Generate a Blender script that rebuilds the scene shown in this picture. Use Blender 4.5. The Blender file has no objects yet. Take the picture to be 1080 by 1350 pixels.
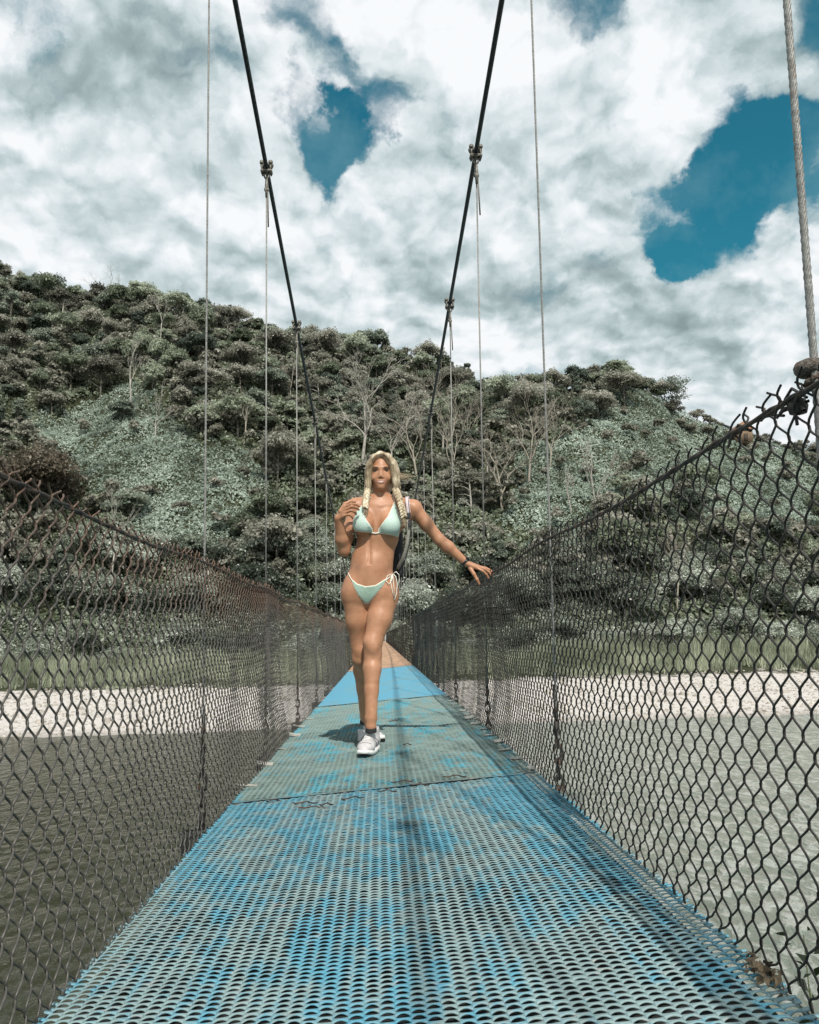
import bpy, math, random
import numpy as np
from mathutils import Vector, Matrix
random.seed(7)
RNG = np.random.default_rng(7)
SC = bpy.context.scene
COL = SC.collection
PI = math.pi

# ------------------------------------------------------------------ camera
FPX = 1081.0
CAMZ = 0.67
_Y = np.array([-40.0, -163.0, -FPX]); _Y /= np.linalg.norm(_Y)
_U = np.array([-0.0175, 1.0, 0.0]); _U -= _U.dot(_Y) * _Y; _U /= np.linalg.norm(_U)
_X = np.cross(_Y, _U)
CM = np.stack([_X, _Y, _U], 1)            # world -> camera
CPOS = np.array([0.0, 0.0, CAMZ])
cam = bpy.data.cameras.new('camera'); camo = bpy.data.objects.new('camera', cam); COL.objects.link(camo)
cam.sensor_fit = 'HORIZONTAL'; cam.sensor_width = 36.0; cam.lens = 36.0 * FPX / 1080.0
cam.clip_start = 0.05; cam.clip_end = 3000.0
mw = Matrix([list(CM.T[i]) + [CPOS[i]] for i in range(3)] + [[0, 0, 0, 1]])
camo.matrix_world = mw
SC.camera = camo

def proj(p):
    c = (np.asarray(p, float) - CPOS) @ CM.T
    return np.stack([540 + FPX * c[..., 0] / -c[..., 2], 675 - FPX * c[..., 1] / -c[..., 2]], -1)
def ray(px, py):
    d = np.array([px - 540.0, 675.0 - py, -FPX]) @ CM
    return d / d[1]
def P(px, py, y):                          # point of the photograph at forward distance y
    return CPOS + ray(px, py) * y

# ------------------------------------------------------------------ node helper
class NT:
    def __init__(s, tree): s.t = tree
    def n(s, typ, inputs=None, **kw):
        nd = s.t.nodes.new(typ)
        for k, v in kw.items(): setattr(nd, k, v)
        for k, v in (inputs or {}).items():
            if isinstance(v, bpy.types.NodeSocket): s.t.links.new(v, nd.inputs[k])
            else: nd.inputs[k].default_value = v
        return nd
    def math(s, op, a, b=0.0, c=None, clamp=False):
        d = {0: a, 1: b}
        if c is not None: d[2] = c
        return s.n('ShaderNodeMath', d, operation=op, use_clamp=clamp).outputs[0]
    def mapr(s, v, a, b, c=0.0, d=1.0, smooth=False):
        return s.n('ShaderNodeMapRange', {0: v, 1: a, 2: b, 3: c, 4: d}, interpolation_type='SMOOTHSTEP' if smooth else 'LINEAR').outputs[0]
    def ramp(s, f, stops):
        nd = s.n('ShaderNodeValToRGB', {0: f}); cr = nd.color_ramp
        while len(cr.elements) < len(stops): cr.elements.new(0.5)
        for e, (p, c) in zip(cr.elements, stops):
            e.position = p; e.color = (*c, 1) if len(c) == 3 else c
        return nd.outputs[0]
    def noise(s, vec=None, scale=5.0, detail=4.0, rough=0.5, dist=0.0, out=0):
        d = {'Scale': scale, 'Detail': detail, 'Roughness': rough, 'Distortion': dist}
        if vec is not None: d['Vector'] = vec
        return s.n('ShaderNodeTexNoise', d).outputs[out]
    def mix(s, f, a, b, mode='MIX'):
        nd = s.n('ShaderNodeMix', data_type='RGBA', blend_type=mode)
        for k, v in ((0, f), (6, a), (7, b)):
            if isinstance(v, bpy.types.NodeSocket): s.t.links.new(v, nd.inputs[k])
            else: nd.inputs[k].default_value = (*v, 1) if isinstance(v, tuple) and len(v) == 3 else v
        return nd.outputs[2]

# ------------------------------------------------------------------ sun and sky
SUN_T = Vector((-0.14, 0.86, -1.0)).normalized()      # direction the light travels
sun = bpy.data.lights.new('sun', 'SUN'); sun.energy = 4.3; sun.angle = math.radians(0.75); sun.color = (1.0, 0.95, 0.87)
suno = bpy.data.objects.new('sun', sun); COL.objects.link(suno)
suno.rotation_euler = SUN_T.to_track_quat('-Z', 'Y').to_euler(); suno.location = (2, -8, 12)
toS = -SUN_T
W = bpy.data.worlds.new('World'); SC.world = W; W.use_nodes = True
w = NT(W.node_tree); W.node_tree.nodes.clear()
tc = w.n('ShaderNodeTexCoord').outputs['Generated']
sky = w.n('ShaderNodeTexSky', sky_type='NISHITA', sun_disc=False, sun_elevation=math.asin(toS.z),
          sun_rotation=math.atan2(toS.x, toS.y)).outputs[0]
skyc = w.mix(w.mapr(w.noise(tc, 7, 6, .62), .42, .72, 0, .4), w.mix(1.0, sky, (0.020, 0.100, 0.088), 'MULTIPLY'), (.30, .50, .55))
sep = w.n('ShaderNodeSeparateXYZ', {0: tc})
den = w.math('MAXIMUM', w.math('ADD', sep.outputs[2], 0.34), 0.06)
plane = w.n('ShaderNodeCombineXYZ', {0: w.math('DIVIDE', sep.outputs[0], den), 1: w.math('DIVIDE', sep.outputs[1], den), 2: 0.0}).outputs[0]
def addv(a, b): return w.n('ShaderNodeVectorMath', {0: a, 1: b}, operation='ADD').outputs[0]
def scl(a, k): return w.n('ShaderNodeVectorMath', {0: a, 'Scale': k}, operation='SCALE').outputs[0]
wob = addv(w.noise(tc, 4.5, 7, 0.6, out=1), (-0.5, -0.5, -0.5))
wd = w.n('ShaderNodeVectorMath', {0: addv(tc, scl(wob, 0.26))}, operation='NORMALIZE').outputs[0]
def blob(lst):
    acc = None
    for px, py, r, k in lst:
        v = Vector(ray(px, py)).normalized()
        dp = w.n('ShaderNodeVectorMath', {0: wd, 1: v}, operation='DOT_PRODUCT').outputs[1]
        a = r / 1081.0
        m = w.mapr(dp, math.cos(a * 1.5), math.cos(a * 0.35), 0, k, True)
        acc = m if acc is None else w.math('ADD', acc, m)
    return acc
holes = blob([(912, 296, 66, 1.1), (975, 225, 52, 1.0), (1060, 205, 50, .85), (425, 180, 40, 1.0), (488, 138, 40, 1.0), (412, 45, 44, .9),
              (722, 40, 48, 1.0), (880, 335, 28, .6), (600, 200, 42, .38), (20, 10, 40, .5), (1060, 20, 45, .6), (340, 120, 40, .3)])
bias = blob([(190, 120, 110, -1), (610, 390, 120, -.6), (840, 400, 120, -.9), (560, 120, 70, -.35), (60, 70, 80, .6), (270, 215, 80, .7), (400, 260, 90, .35), (250, 320, 110, -.25),
             (660, 475, 60, .9), (1030, 350, 90, .8), (470, 270, 80, .5), (850, 60, 110, .5), (700, 160, 80, .3), (60, 250, 90, .3), (960, 440, 60, -.3)])
f1 = w.noise(addv(plane, scl(wob, 0.5)), 2.0, 9, 0.58, 0.25)
f2 = w.noise(addv(plane, scl(wob, 0.25)), 5.2, 8, 0.56, 0.1)
f3 = w.noise(addv(addv(plane, (-0.02, 0.045, 0.0)), scl(wob, 0.25)), 5.2, 8, 0.56, 0.1)
def billow(v):
    a = w.n('ShaderNodeTexVoronoi', {'Vector': v, 'Scale': 3.1, 'Detail': 3.0, 'Roughness': .55, 'Lacunarity': 2.3}, feature='F1', normalize=True).outputs[0]
    return w.math('SUBTRACT', 1.0, a)
pb = addv(plane, scl(wob, 0.16))
b1 = billow(pb); b2 = billow(addv(pb, (-0.012, 0.035, 0.0)))
cov = w.math('ADD', w.math('MULTIPLY', w.math('SUBTRACT', f1, 0.5), 1.3), 0.80)
cov = w.math('ADD', cov, w.math('MULTIPLY', w.math('SUBTRACT', b1, 0.68), 1.9))
cov = w.math('ADD', cov, w.math('MULTIPLY', w.math('SUBTRACT', f2, 0.5), 2.1))
cov = w.math('SUBTRACT', cov, w.math('MULTIPLY', holes, 0.90))
cov = w.mapr(cov, -0.12, 0.52, 0, 1, True)
lum = w.math('ADD', 0.70, w.math('MULTIPLY', w.math('SUBTRACT', f2, f3), 1.3))
lum = w.math('ADD', lum, w.math('MULTIPLY', w.math('SUBTRACT', b1, b2), 4.0))
lum = w.math('ADD', lum, w.math('MULTIPLY', w.math('SUBTRACT', b1, 0.68), 0.9))
lum = w.math('ADD', lum, w.math('MULTIPLY', w.math('SUBTRACT', f1, 0.5), 1.1))
lum = w.math('ADD', lum, w.math('MULTIPLY', bias, 0.20))
lum = w.math('ADD', lum, w.math('MULTIPLY', w.math('SUBTRACT', w.noise(wd, 9, 6, .6), 0.5), .5))
cc = w.ramp(lum, [(0.0, (.26, .335, .35)), (0.3, (.38, .475, .49)), (0.52, (.54, .64, .66)), (0.75, (.74, .81, .84)), (1.0, (.94, .96, .98))])
full = w.mix(cov, skyc, cc)
bg = w.n('ShaderNodeBackground', {0: full, 1: 1.0})
W.node_tree.links.new(bg.outputs[0], w.n('ShaderNodeOutputWorld').inputs[0])
SC.view_settings.view_transform = 'Standard'; SC.view_settings.look = 'None'
SC.view_settings.exposure = 0.0; SC.view_settings.gamma = 1.0
try:
    SC.cycles.use_denoising = True
    SC.cycles.max_bounces = 5; SC.cycles.diffuse_bounces = 2; SC.cycles.glossy_bounces = 2; SC.cycles.transparent_max_bounces = 4
    W.cycles.sampling_method = 'MANUAL'; W.cycles.sample_map_resolution = 512
except Exception: pass

# ------------------------------------------------------------------ object helpers
def tag(o, label=None, cat=None, group=None, kind=None):
    if label: o['label'] = label
    if cat: o['category'] = cat
    if group: o['group'] = group
    if kind: o['kind'] = kind
    return o
def empty(name, loc=(0, 0, 0), parent=None):
    o = bpy.data.objects.new(name, None); COL.objects.link(o); o.location = loc; o.empty_display_size = .2
    if parent: o.parent = parent
    return o
def link(name, me, mat=None, parent=None, smooth=False, loc=None):
    if mat: me.materials.append(mat)
    if smooth: me.polygons.foreach_set('use_smooth', np.ones(len(me.polygons), bool))
    o = bpy.data.objects.new(name, me); COL.objects.link(o)
    if parent: o.parent = parent
    if loc is not None: o.location = loc
    return o
def npmesh(name, V, Q, attrs=None):
    V = np.asarray(V, np.float32); Q = np.asarray(Q, np.int32)
    me = bpy.data.meshes.new(name); n = Q.shape[1]
    me.vertices.add(len(V)); me.vertices.foreach_set('co', V.ravel())
    me.loops.add(Q.size); me.loops.foreach_set('vertex_index', Q.ravel())
    me.polygons.add(len(Q)); me.polygons.foreach_set('loop_start', np.arange(0, Q.size, n, dtype=np.int32))
    for k, a in (attrs or {}).items():
        at = me.attributes.new(k, 'FLOAT', 'POINT'); at.data.foreach_set('value', np.asarray(a, np.float32).ravel())
    me.update(calc_edges=True); me.validate()
    return me
class MB:                                   # mesh collector of quads
    def __init__(s): s.V = []; s.Q = []; s.n = 0
    def add(s, V, Q):
        s.V.append(np.asarray(V, float)); s.Q.append(np.asarray(Q, int) + s.n); s.n += len(V)
    def tube(s, pts, r, sides=8, caps=True):
        pts = np.asarray(pts, float); n = len(pts)
        rr = np.full(n, r) if np.isscalar(r) else np.asarray(r, float)
        t = np.gradient(pts, axis=0); t /= np.linalg.norm(t, axis=1)[:, None] + 1e-12
        ref = np.array([0., 0., 1.]) if abs(t[:, 2]).mean() < .8 else np.array([1., 0., 0.])
        a = np.cross(t, ref); a /= np.linalg.norm(a, axis=1)[:, None] + 1e-9
        b = np.cross(t, a)
        th = np.linspace(0, 2 * PI, sides, endpoint=False)
        V = pts[:, None] + rr[:, None, None] * (np.cos(th)[None, :, None] * a[:, None] + np.sin(th)[None, :, None] * b[:, None])
        V = V.reshape(-1, 3); i = np.arange(n - 1)[:, None] * sides; j = np.arange(sides)[None]; k = (j + 1) % sides
        Q = np.stack([i + j, i + k, i + sides + k, i + sides + j], -1).reshape(-1, 4)
        if caps:
            V = np.vstack([V, pts[:1], pts[-1:]]); c0, c1 = n * sides, n * sides + 1
            jj = np.arange(0, sides, 2)
            q0 = np.stack([np.full(len(jj), c0), (jj + 2) % sides, (jj + 1) % sides, jj], -1)
            q1 = np.stack([np.full(len(jj), c1), (n - 1) * sides + jj, (n - 1) * sides + (jj + 1) % sides, (n - 1) * sides + (jj + 2) % sides], -1)
            Q = np.vstack([Q, q0, q1]) if sides % 2 == 0 else Q
        s.add(V, Q); return s
    def box(s, c, d, R=None, bev=0.0):
        c = np.asarray(c, float); h = np.asarray(d, float) / 2
        if bev <= 0:
            V = np.array([[x, y, z] for x in (-1, 1) for y in (-1, 1) for z in (-1, 1)], float) * h
            Q = [[0, 1, 3, 2], [4, 6, 7, 5], [0, 4, 5, 1], [2, 3, 7, 6], [0, 2, 6, 4], [1, 5, 7, 3]]
        else:
            V = []; 
            for x in (-1, 1):
                for y in (-1, 1):
                    for z in (-1, 1):
                        for ax in range(3):
                            v = np.array([x, y, z]) * (h - bev); v[ax] = np.array([x, y, z])[ax] * h[ax]; V.append(v)
            V = np.array(V); idx = lambda x, y, z, a: ((x * 2 + y) * 2 + z) * 3 + a
            Q = []
            for a in range(3):
                for sd in (0, 1):
                    o = [b for b in range(3) if b != a]; q = []
                    for u, v in ((0, 0), (1, 0), (1, 1), (0, 1)):
                        k = [0, 0, 0]; k[a] = sd; k[o[0]] = u; k[o[1]] = v; q.append(idx(*k, a))
                    Q.append(q if (sd == 1) != (a == 1) else q[::-1])
            for a in range(3):
                b, c_ = [q for q in range(3) if q != a]
                for u in (0, 1):
                    for v in (0, 1):
                        k0 = [0, 0, 0]; k1 = [0, 0, 0]; k1[a] = 1
                        for k in (k0, k1): k[b] = u; k[c_] = v
                        Q.append([idx(*k0, b), idx(*k1, b), idx(*k1, c_), idx(*k0, c_)])
            for x in (0, 1):
                for y in (0, 1):
                    for z in (0, 1):
                        i = idx(x, y, z, 0); Q.append([i, i + 1, i + 2, i + 2])
        if R is not None: V = V @ np.asarray(R).T
        s.add(V + c, Q); return s
    def lathe(s, prof, c=(0, 0, 0), sides=16, R=None):
        th = np.linspace(0, 2 * PI, sides, endpoint=False); pr = np.asarray(prof, float)
        V = np.stack([pr[:, 0, None] * np.cos(th), pr[:, 0, None] * np.sin(th), np.repeat(pr[:, 1, None], sides, 1)], -1).reshape(-1, 3)
        n = len(pr); i = np.arange(n - 1)[:, None] * sides; j = np.arange(sides)[None]; k = (j + 1) % sides
        Q = np.stack([i + j, i + k, i + sides + k, i + sides + j], -1).reshape(-1, 4)
        if R is not None: V = V @ np.asarray(R).T
        s.add(V + np.asarray(c, float), Q); return s
    def build(s, name, mat, parent=None, smooth=False, loc=None):
        V = np.vstack(s.V); Q = np.vstack(s.Q)
        tri = Q[:, 2] == Q[:, 3]
        if loc is not None: V = V - np.asarray(loc)
        me = bpy.data.meshes.new(name)
        sizes = np.where(tri, 3, 4); st = np.concatenate([[0], np.cumsum(sizes)[:-1]]).astype(np.int32)
        me.vertices.add(len(V)); me.vertices.foreach_set('co', V.astype(np.float32).ravel())
        mask = np.ones(Q.shape, bool); mask[tri, 3] = False; L = Q[mask].astype(np.int32)
        me.loops.add(len(L)); me.loops.foreach_set('vertex_index', L)
        me.polygons.add(len(Q)); me.polygons.foreach_set('loop_start', st)
        me.update(calc_edges=True); me.validate()
        return link(name, me, mat, parent, smooth, loc)

def mat(name, fn):
    m = bpy.data.materials.new(name); m.use_nodes = True; m.node_tree.nodes.clear()
    t = NT(m.node_tree); b = t.n('ShaderNodeBsdfPrincipled'); o = t.n('ShaderNodeOutputMaterial')
    m.node_tree.links.new(b.outputs[0], o.inputs[0]); fn(t, b, m.node_tree.links.new); return m
def simple(name, c, rough=.6, metal=0.0, var=.25, scale=30.0, bump=0.0, c2=None, thr=(.45, .65), spec=None):
    def f(t, b, L):
        co = t.n('ShaderNodeTexCoord').outputs['Object']
        n = t.noise(co, scale, 6, .6)
        lo = tuple(x * (1 - var) for x in c); hi = tuple(min(1, x * (1 + var)) for x in c)
        col = t.ramp(n, [(.3, lo), (.7, hi)])
        if c2:
            m = t.mapr(t.noise(co, scale * .37, 5, .65), thr[0], thr[1])
            col = t.mix(m, col, c2)
        L(col, b.inputs['Base Color']); b.inputs['Roughness'].default_value = rough; b.inputs['Metallic'].default_value = metal
        if spec is not None: b.inputs['Specular IOR Level'].default_value = spec
        if bump:
            bp = t.n('ShaderNodeBump', {'Strength': bump, 'Height': n, 'Distance': .01}); L(bp.outputs[0], b.inputs['Normal'])
    return mat(name, f)
def vnoise(x, y, s=1.0, seed=0, octv=4):
    out = 0.; amp = 1.; tot = 0.
    x = np.asarray(x, float) / s; y = np.asarray(y, float) / s
    for o in range(octv):
        xi = np.floor(x); yi = np.floor(y); fx = x - xi; fy = y - yi
        fx = fx * fx * (3 - 2 * fx); fy = fy * fy * (3 - 2 * fy)
        def h(a, b):
            v = np.sin(a * 127.1 + b * 311.7 + seed * 17.13 + o * 5.7) * 43758.5453
            return v - np.floor(v)
        v = (h(xi, yi) * (1 - fx) + h(xi + 1, yi) * fx) * (1 - fy) + (h(xi, yi + 1) * (1 - fx) + h(xi + 1, yi + 1) * fx) * fy
        out = out + amp * v; tot += amp; amp *= .5; x = x * 2.03 + 11; y = y * 2.03 + 7
    return out / tot - .5

# ------------------------------------------------------------------ terrain
SKYL = np.array([(-900, 560), (-500, 430), (-200, 345), (0, 352), (60, 372), (110, 395), (200, 384), (300, 410), (330, 427), (420, 450), (480, 452), (520, 464),
                 (600, 488), (650, 508), (690, 498), (720, 492), (760, 487), (800, 482), (840, 484), (870, 504), (900, 528), (950, 548), (1000, 564), (1080, 580),
                 (1200, 575), (1500, 560), (2000, 640)], float)
SK = np.array([ray(px, py - (9 if px < 650 else 3)) for px, py in SKYL]); SKA, SKT = SK[:, 0], SK[:, 2]
def crest(a):                              # distance of the crest as a function of bearing
    return np.interp(a, [-1.2, -.45, -.1, .08, .16, .5, 1.2], [250, 245, 225, 212, 190, 200, 240])
def ground(x, y):
    x = np.asarray(x, float); y = np.asarray(y, float)
    shore = 62.5 + vnoise(x, y * 0, 14, 3) * 2.5 + vnoise(x, y * 0, 2.2, 4) * 1.6
    beach = -6.0 + np.clip((y - shore) / 34, -1, 1) * 1.05 + np.clip(y - shore - 1, 0, 2) * .05 + vnoise(x, y, 7, 5) * .25 * np.clip((y - shore) / 8, 0, 1)
    b2 = beach + np.clip((y - 97) / 18, 0, 1) * 1.6 + np.clip((y - 97) / 12, 0, 1) * vnoise(x, y, 6, 8) * .8
    a = x / np.maximum(y, 30)
    Rc = crest(a); H = CAMZ + Rc * np.interp(a, SKA, SKT) - 5.0
    t = (y - 117) / (Rc - 117)
    up = np.where(t < 1, np.power(np.clip(t, 0, 1), .92), 1 - np.clip((t - 1) * .25, 0, .6))
    hill = -3.2 + (H + 3.2) * up + np.clip(t, 0, 1) * (1 - np.clip(t, 0, 1)) * 4 * (vnoise(x, y, 34, 11) * 17) + np.clip(t * 3, 0, 1) * vnoise(x, y, 11, 12, 3) * 4
    z = np.where(t > 0, hill, b2)
    near = -0.35 - .44 * np.clip(y + 5, 0, 100)
    near = np.maximum(near, -8.5)
    return np.where(y < 40, near, z)
gx = np.concatenate([np.linspace(-420, -170, 40), np.linspace(-165, 185, 180), np.linspace(190, 420, 40)])
gy = np.concatenate([np.linspace(-60, 14, 30), np.linspace(20, 58, 8), np.linspace(60, 122, 60), np.linspace(124, 260, 90), np.linspace(266, 520, 30)])
GX, GY = np.meshgrid(gx, gy); GZ = ground(GX, GY)
nx, ny = len(gx), len(gy)
i = (np.arange(ny - 1)[:, None] * nx + np.arange(nx - 1)[None]).ravel()
GQ = np.stack([i, i + 1, i + 1 + nx, i + nx], -1)
def m_ground(t, b, L):
    g = t.n('ShaderNodeNewGeometry'); pos = g.outputs['Position']; sp = t.n('ShaderNodeSeparateXYZ', {0: pos})
    n1 = t.noise(pos, .35, 8, .65); n2 = t.noise(pos, 3.5, 6, .7)
    peb = t.n('ShaderNodeTexVoronoi', {'Vector': pos, 'Scale': 5.0}).outputs[0]
    peb2 = t.noise(pos, 2.2, 5, .8)
    beach = t.ramp(n2, [(.3, (.40, .37, .345)), (.55, (.59, .555, .525)), (.75, (.72, .68, .65))])
    beach = t.mix(t.mapr(t.noise(pos, .5, 5, .7), .52, .68, 0, .45), beach, (.36, .34, .30))
    beach = t.mix(t.mapr(peb2, .60, .68), beach, (.17, .15, .125))
    beach = t.mix(t.mapr(peb, 0.0, .16, .5, 0), beach, (.12, .10, .08))
    soil = t.ramp(n1, [(.3, (.02, .025, .014)), (.7, (.06, .065, .035))])
    k = t.mapr(t.math('ADD', sp.outputs[1], t.math('MULTIPLY', t.math('SUBTRACT', n1, .5), 16)), 96, 99)
    wet = t.mapr(sp.outputs[2], -6.02, -5.8, .45, 0)
    col = t.mix(wet, beach, (.10, .09, .07))
    near = t.mapr(sp.outputs[1], 30, 31)
    k = t.math('MAXIMUM', k, t.math('SUBTRACT', 1.0, near))
    L(t.mix(k, col, soil), b.inputs['Base Color']); b.inputs['Roughness'].default_value = .95; b.inputs['Specular IOR Level'].default_value = .1
    bp = t.n('ShaderNodeBump', {'Strength': .7, 'Distance': .15, 'Height': n2}); L(bp.outputs[0], b.inputs['Normal'])
tag(link('terrain', npmesh('terrain', np.stack([GX, GY, GZ], -1).reshape(-1, 3), GQ), mat('ground', m_ground), smooth=True), kind='structure')
def m_water(t, b, L):
    pos = t.n('ShaderNodeNewGeometry').outputs['Position']
    mp = t.n('ShaderNodeMapping', {0: pos, 3: (1.0, .62, 1)}).outputs[0]
    a = t.noise(mp, .9, 3, .5, .3); c = t.noise(mp, .16, 3, .5)
    f = t.noise(mp, 2.3, 5, .62, .6)
    sx0 = t.n('ShaderNodeSeparateXYZ', {0: pos}); h = t.math('ADD', t.math('MULTIPLY', a, 1.1), t.math('ADD', t.math('MULTIPLY', c, 1.0), f)); h = t.math('MULTIPLY', h, t.mapr(sx0.outputs[0], -4, 12, 1.0, 3.6, True))
    bp = t.n('ShaderNodeBump', {'Strength': 1.0, 'Distance': .075, 'Height': h}); L(bp.outputs[0], b.inputs['Normal'])
    sx = t.n('ShaderNodeSeparateXYZ', {0: pos})
    # the river is dark olive on the left, paler grey-green towards the right
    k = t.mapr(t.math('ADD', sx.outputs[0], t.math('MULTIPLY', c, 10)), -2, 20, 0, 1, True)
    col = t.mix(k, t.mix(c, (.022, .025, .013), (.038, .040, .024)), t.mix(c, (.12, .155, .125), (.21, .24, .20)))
    col = t.mix(t.mapr(f, .49, .58, 0, .7), col, t.mix(k, (.045, .045, .034), (.44, .46, .43)))  # pale ripple streaks: glints painted into the water colour
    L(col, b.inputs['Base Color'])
    b.inputs['Roughness'].default_value = .04; b.inputs['IOR'].default_value = 1.33
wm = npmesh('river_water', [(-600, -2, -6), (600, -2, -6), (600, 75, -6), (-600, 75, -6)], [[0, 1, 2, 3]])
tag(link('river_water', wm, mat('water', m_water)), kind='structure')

def hit(px, py, lo=60., hi=420.):
    d = ray(px, py); ys = np.arange(lo, hi, .5); pts = CPOS + d * ys[:, None]
    k = np.nonzero(ground(pts[:, 0], pts[:, 1]) > pts[:, 2])[0]
    j = k[0] if len(k) else len(ys) - 1
    return pts[j]
def inpoly(px, py, poly):
    px = np.asarray(px); py = np.asarray(py); c = np.zeros(px.shape, bool); n = len(poly)
    for i in range(n):
        x1, y1 = poly[i]; x2, y2 = poly[(i + 1) % n]
        c ^= ((y1 > py) != (y2 > py)) & (px < (x2 - x1) * (py - y1) / (y2 - y1 + 1e-9) + x1)
    return c
VINE = [[(30, 540), (150, 545), (215, 530), (262, 548), (300, 585), (345, 640), (345, 720), (300, 770), (215, 770), (150, 660), (90, 620)],
        [(655, 680), (690, 600), (740, 565), (800, 540), (880, 508), (1000, 556), (1300, 560), (1300, 620), (1100, 690), (930, 700), (840, 660), (740, 720)]]
def vine(x, y, z=None):
    z = ground(x, y) if z is None else z
    q = proj(np.stack([x, y, z], -1)); n = vnoise(x, y, 12, 21) * 110 + vnoise(x, y, 1.7, 24, 2) * 40; n2 = vnoise(x, y, 12, 22) * 110 + vnoise(x, y, 1.7, 25, 2) * 40
    return inpoly(q[..., 0] + n, q[..., 1] + n2, VINE[0]) | inpoly(q[..., 0] + n, q[..., 1] + n2, VINE[1])

# ------------------------------------------------------------------ foliage
def leafquads(C, N, S, rng, spread=.62):
    """one bent leaf quad at every centre C, facing roughly N, size S"""
    n = len(C); N = N + rng.normal(size=(n, 3)) * spread; N /= np.linalg.norm(N, axis=1)[:, None] + 1e-9
    r = rng.normal(size=(n, 3)); A = np.cross(N, r); A /= np.linalg.norm(A, axis=1)[:, None] + 1e-9; B = np.cross(N, A)
    S = np.broadcast_to(S, (n,))[:, None]; w_ = S * rng.uniform(.35, .7, (n, 1))
    V = np.stack([C - A * S, C - B * w_ + N * S * .2, C + A * S * .9, C + B * w_ + N * S * .2], 1).reshape(-1, 3)
    return V, np.arange(4 * n).reshape(-1, 4)
def m_leaf(name, dark, mid, light, gloss=.45, glint=.0, objvar=.85):
    def f(t, b, L):
        at = t.n('ShaderNodeAttribute', attribute_name='tone').outputs['Fac']
        oi = t.n('ShaderNodeObjectInfo').outputs['Random']
        pos = t.n('ShaderNodeNewGeometry').outputs['Position']
        big = t.noise(pos, .09, 3, .5)
        v = t.math('ADD', at, t.math('MULTIPLY', t.math('SUBTRACT', big, .5), .7))
        v = t.math('ADD', v, t.math('MULTIPLY', t.math('SUBTRACT', oi, .5), objvar))
        L(t.ramp(v, [(.12, dark), (.5, mid), (.93, light)]), b.inputs['Base Color'])
        b.inputs['Roughness'].default_value = gloss; b.inputs['Specular IOR Level'].default_value = .35 + glint
        col = b.inputs['Base Color'].links[0].from_socket; tr_ = t.n('ShaderNodeBsdfTranslucent', {0: col})
        ms = t.n('ShaderNodeMixShader', {0: .42, 1: b.outputs[0], 2: tr_.outputs[0]}); L(ms.outputs[0], [n for n in t.t.nodes if n.type == 'OUTPUT_MATERIAL'][0].inputs[0])
    return mat(name, f)
LEAF = [m_leaf('leaf_olive', (.095, .118, .075), (.25, .29, .198), (.45, .49, .38)),
        m_leaf('leaf_brown', (.105, .105, .080), (.27, .268, .212), (.46, .45, .38)),
        m_leaf('leaf_deep', (.070, .092, .070), (.19, .23, .175), (.37, .41, .33))]
LEAF_PALE = m_leaf('leaf_pale', (.050, .064, .044), (.225, .262, .198), (.58, .62, .54), .35, .3)
LEAF_MINT = m_leaf('leaf_mint', (.11, .14, .11), (.35, .425, .35), (.60, .69, .60), .55, 0, 0)
LEAF_SCRUB = m_leaf('leaf_scrub', (.08, .092, .068), (.27, .295, .23), (.50, .52, .45))
LEAF_RUST = m_leaf('leaf_rust', (.022, .018, .011), (.10, .085, .058), (.24, .20, .15))
BARK = simple('bark', (.12, .11, .09), .9, var=.5, scale=3, bump=.4)
BARKW = simple('bark_white', (.34, .32, .28), .8, var=.35, scale=1.2, bump=.3)
BARKG = simple('bark_grey', (.30, .27, .22), .85, var=.35, scale=1.0)

def crown_pts(R, H, z0, nl, per, rng, flat=.82, hollow=.5):
    """leaf centres of a crown: lobes spread through an uneven ellipsoid"""
    C = []; N = []; T = []
    for k in range(nl):
        u = rng.normal(size=3); u /= np.linalg.norm(u); u[2] = abs(u[2]) * 1.1 - .45
        rad = rng.uniform(.35, .95)
        c = np.array([u[0] * R * rad, u[1] * R * rad, z0 + H * .45 + u[2] * H * .5 * rad * 1.25])
        lr = R * rng.uniform(.25, .46)
        m = int(per * (lr / R / .36) ** 2 * rng.uniform(.7, 1.2))
        d = rng.normal(size=(m, 3)); d /= np.linalg.norm(d, axis=1)[:, None]; d[:, 2] = np.where(d[:, 2] < -.35, -d[:, 2] * .5, d[:, 2])
        q = lr * rng.uniform(hollow, 1.22, (m, 1)) * (1 + .18 * np.sin(d[:, :1] * 7 + k) * np.cos(d[:, 1:2] * 6))
        C.append(c + d * q * np.array([1, 1, flat])); N.append(d + np.array([0, 0, .35]))
        T.append(np.clip(rng.normal(.47, .2, m) + rng.normal(0, .13), 0, 1))
    return np.vstack(C), np.vstack(N), np.concatenate(T)
def limb_mesh(H, z0, R, rng, r0=.28, nb=7):
    mb = MB(); k = np.linspace(0, 1, 7); wob = rng.normal(size=2) * .5
    tr = np.stack([wob[0] * k ** 2, wob[1] * k ** 2, -1.5 + (z0 + H * .55 + 1.5) * k], -1)
    mb.tube(tr, r0 * (1.25 - .9 * k), 6)
    for i in range(nb):
        s = rng.uniform(.45, .95); p0 = np.array([np.interp(s, k, tr[:, c]) for c in range(3)])
        a = rng.uniform(0, 2 * PI); e = p0 + np.array([math.cos(a) * R * .7, math.sin(a) * R * .7, H * rng.uniform(.15, .4)])
        m = (p0 + e) / 2 + np.array([0, 0, .1 * H]) + rng.normal(size=3) * .2
        mb.tube([p0, m, e], [r0 * .4, r0 * .28, r0 * .08], 5)
    return mb
VAR = []
rv = np.random.default_rng(3)
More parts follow.
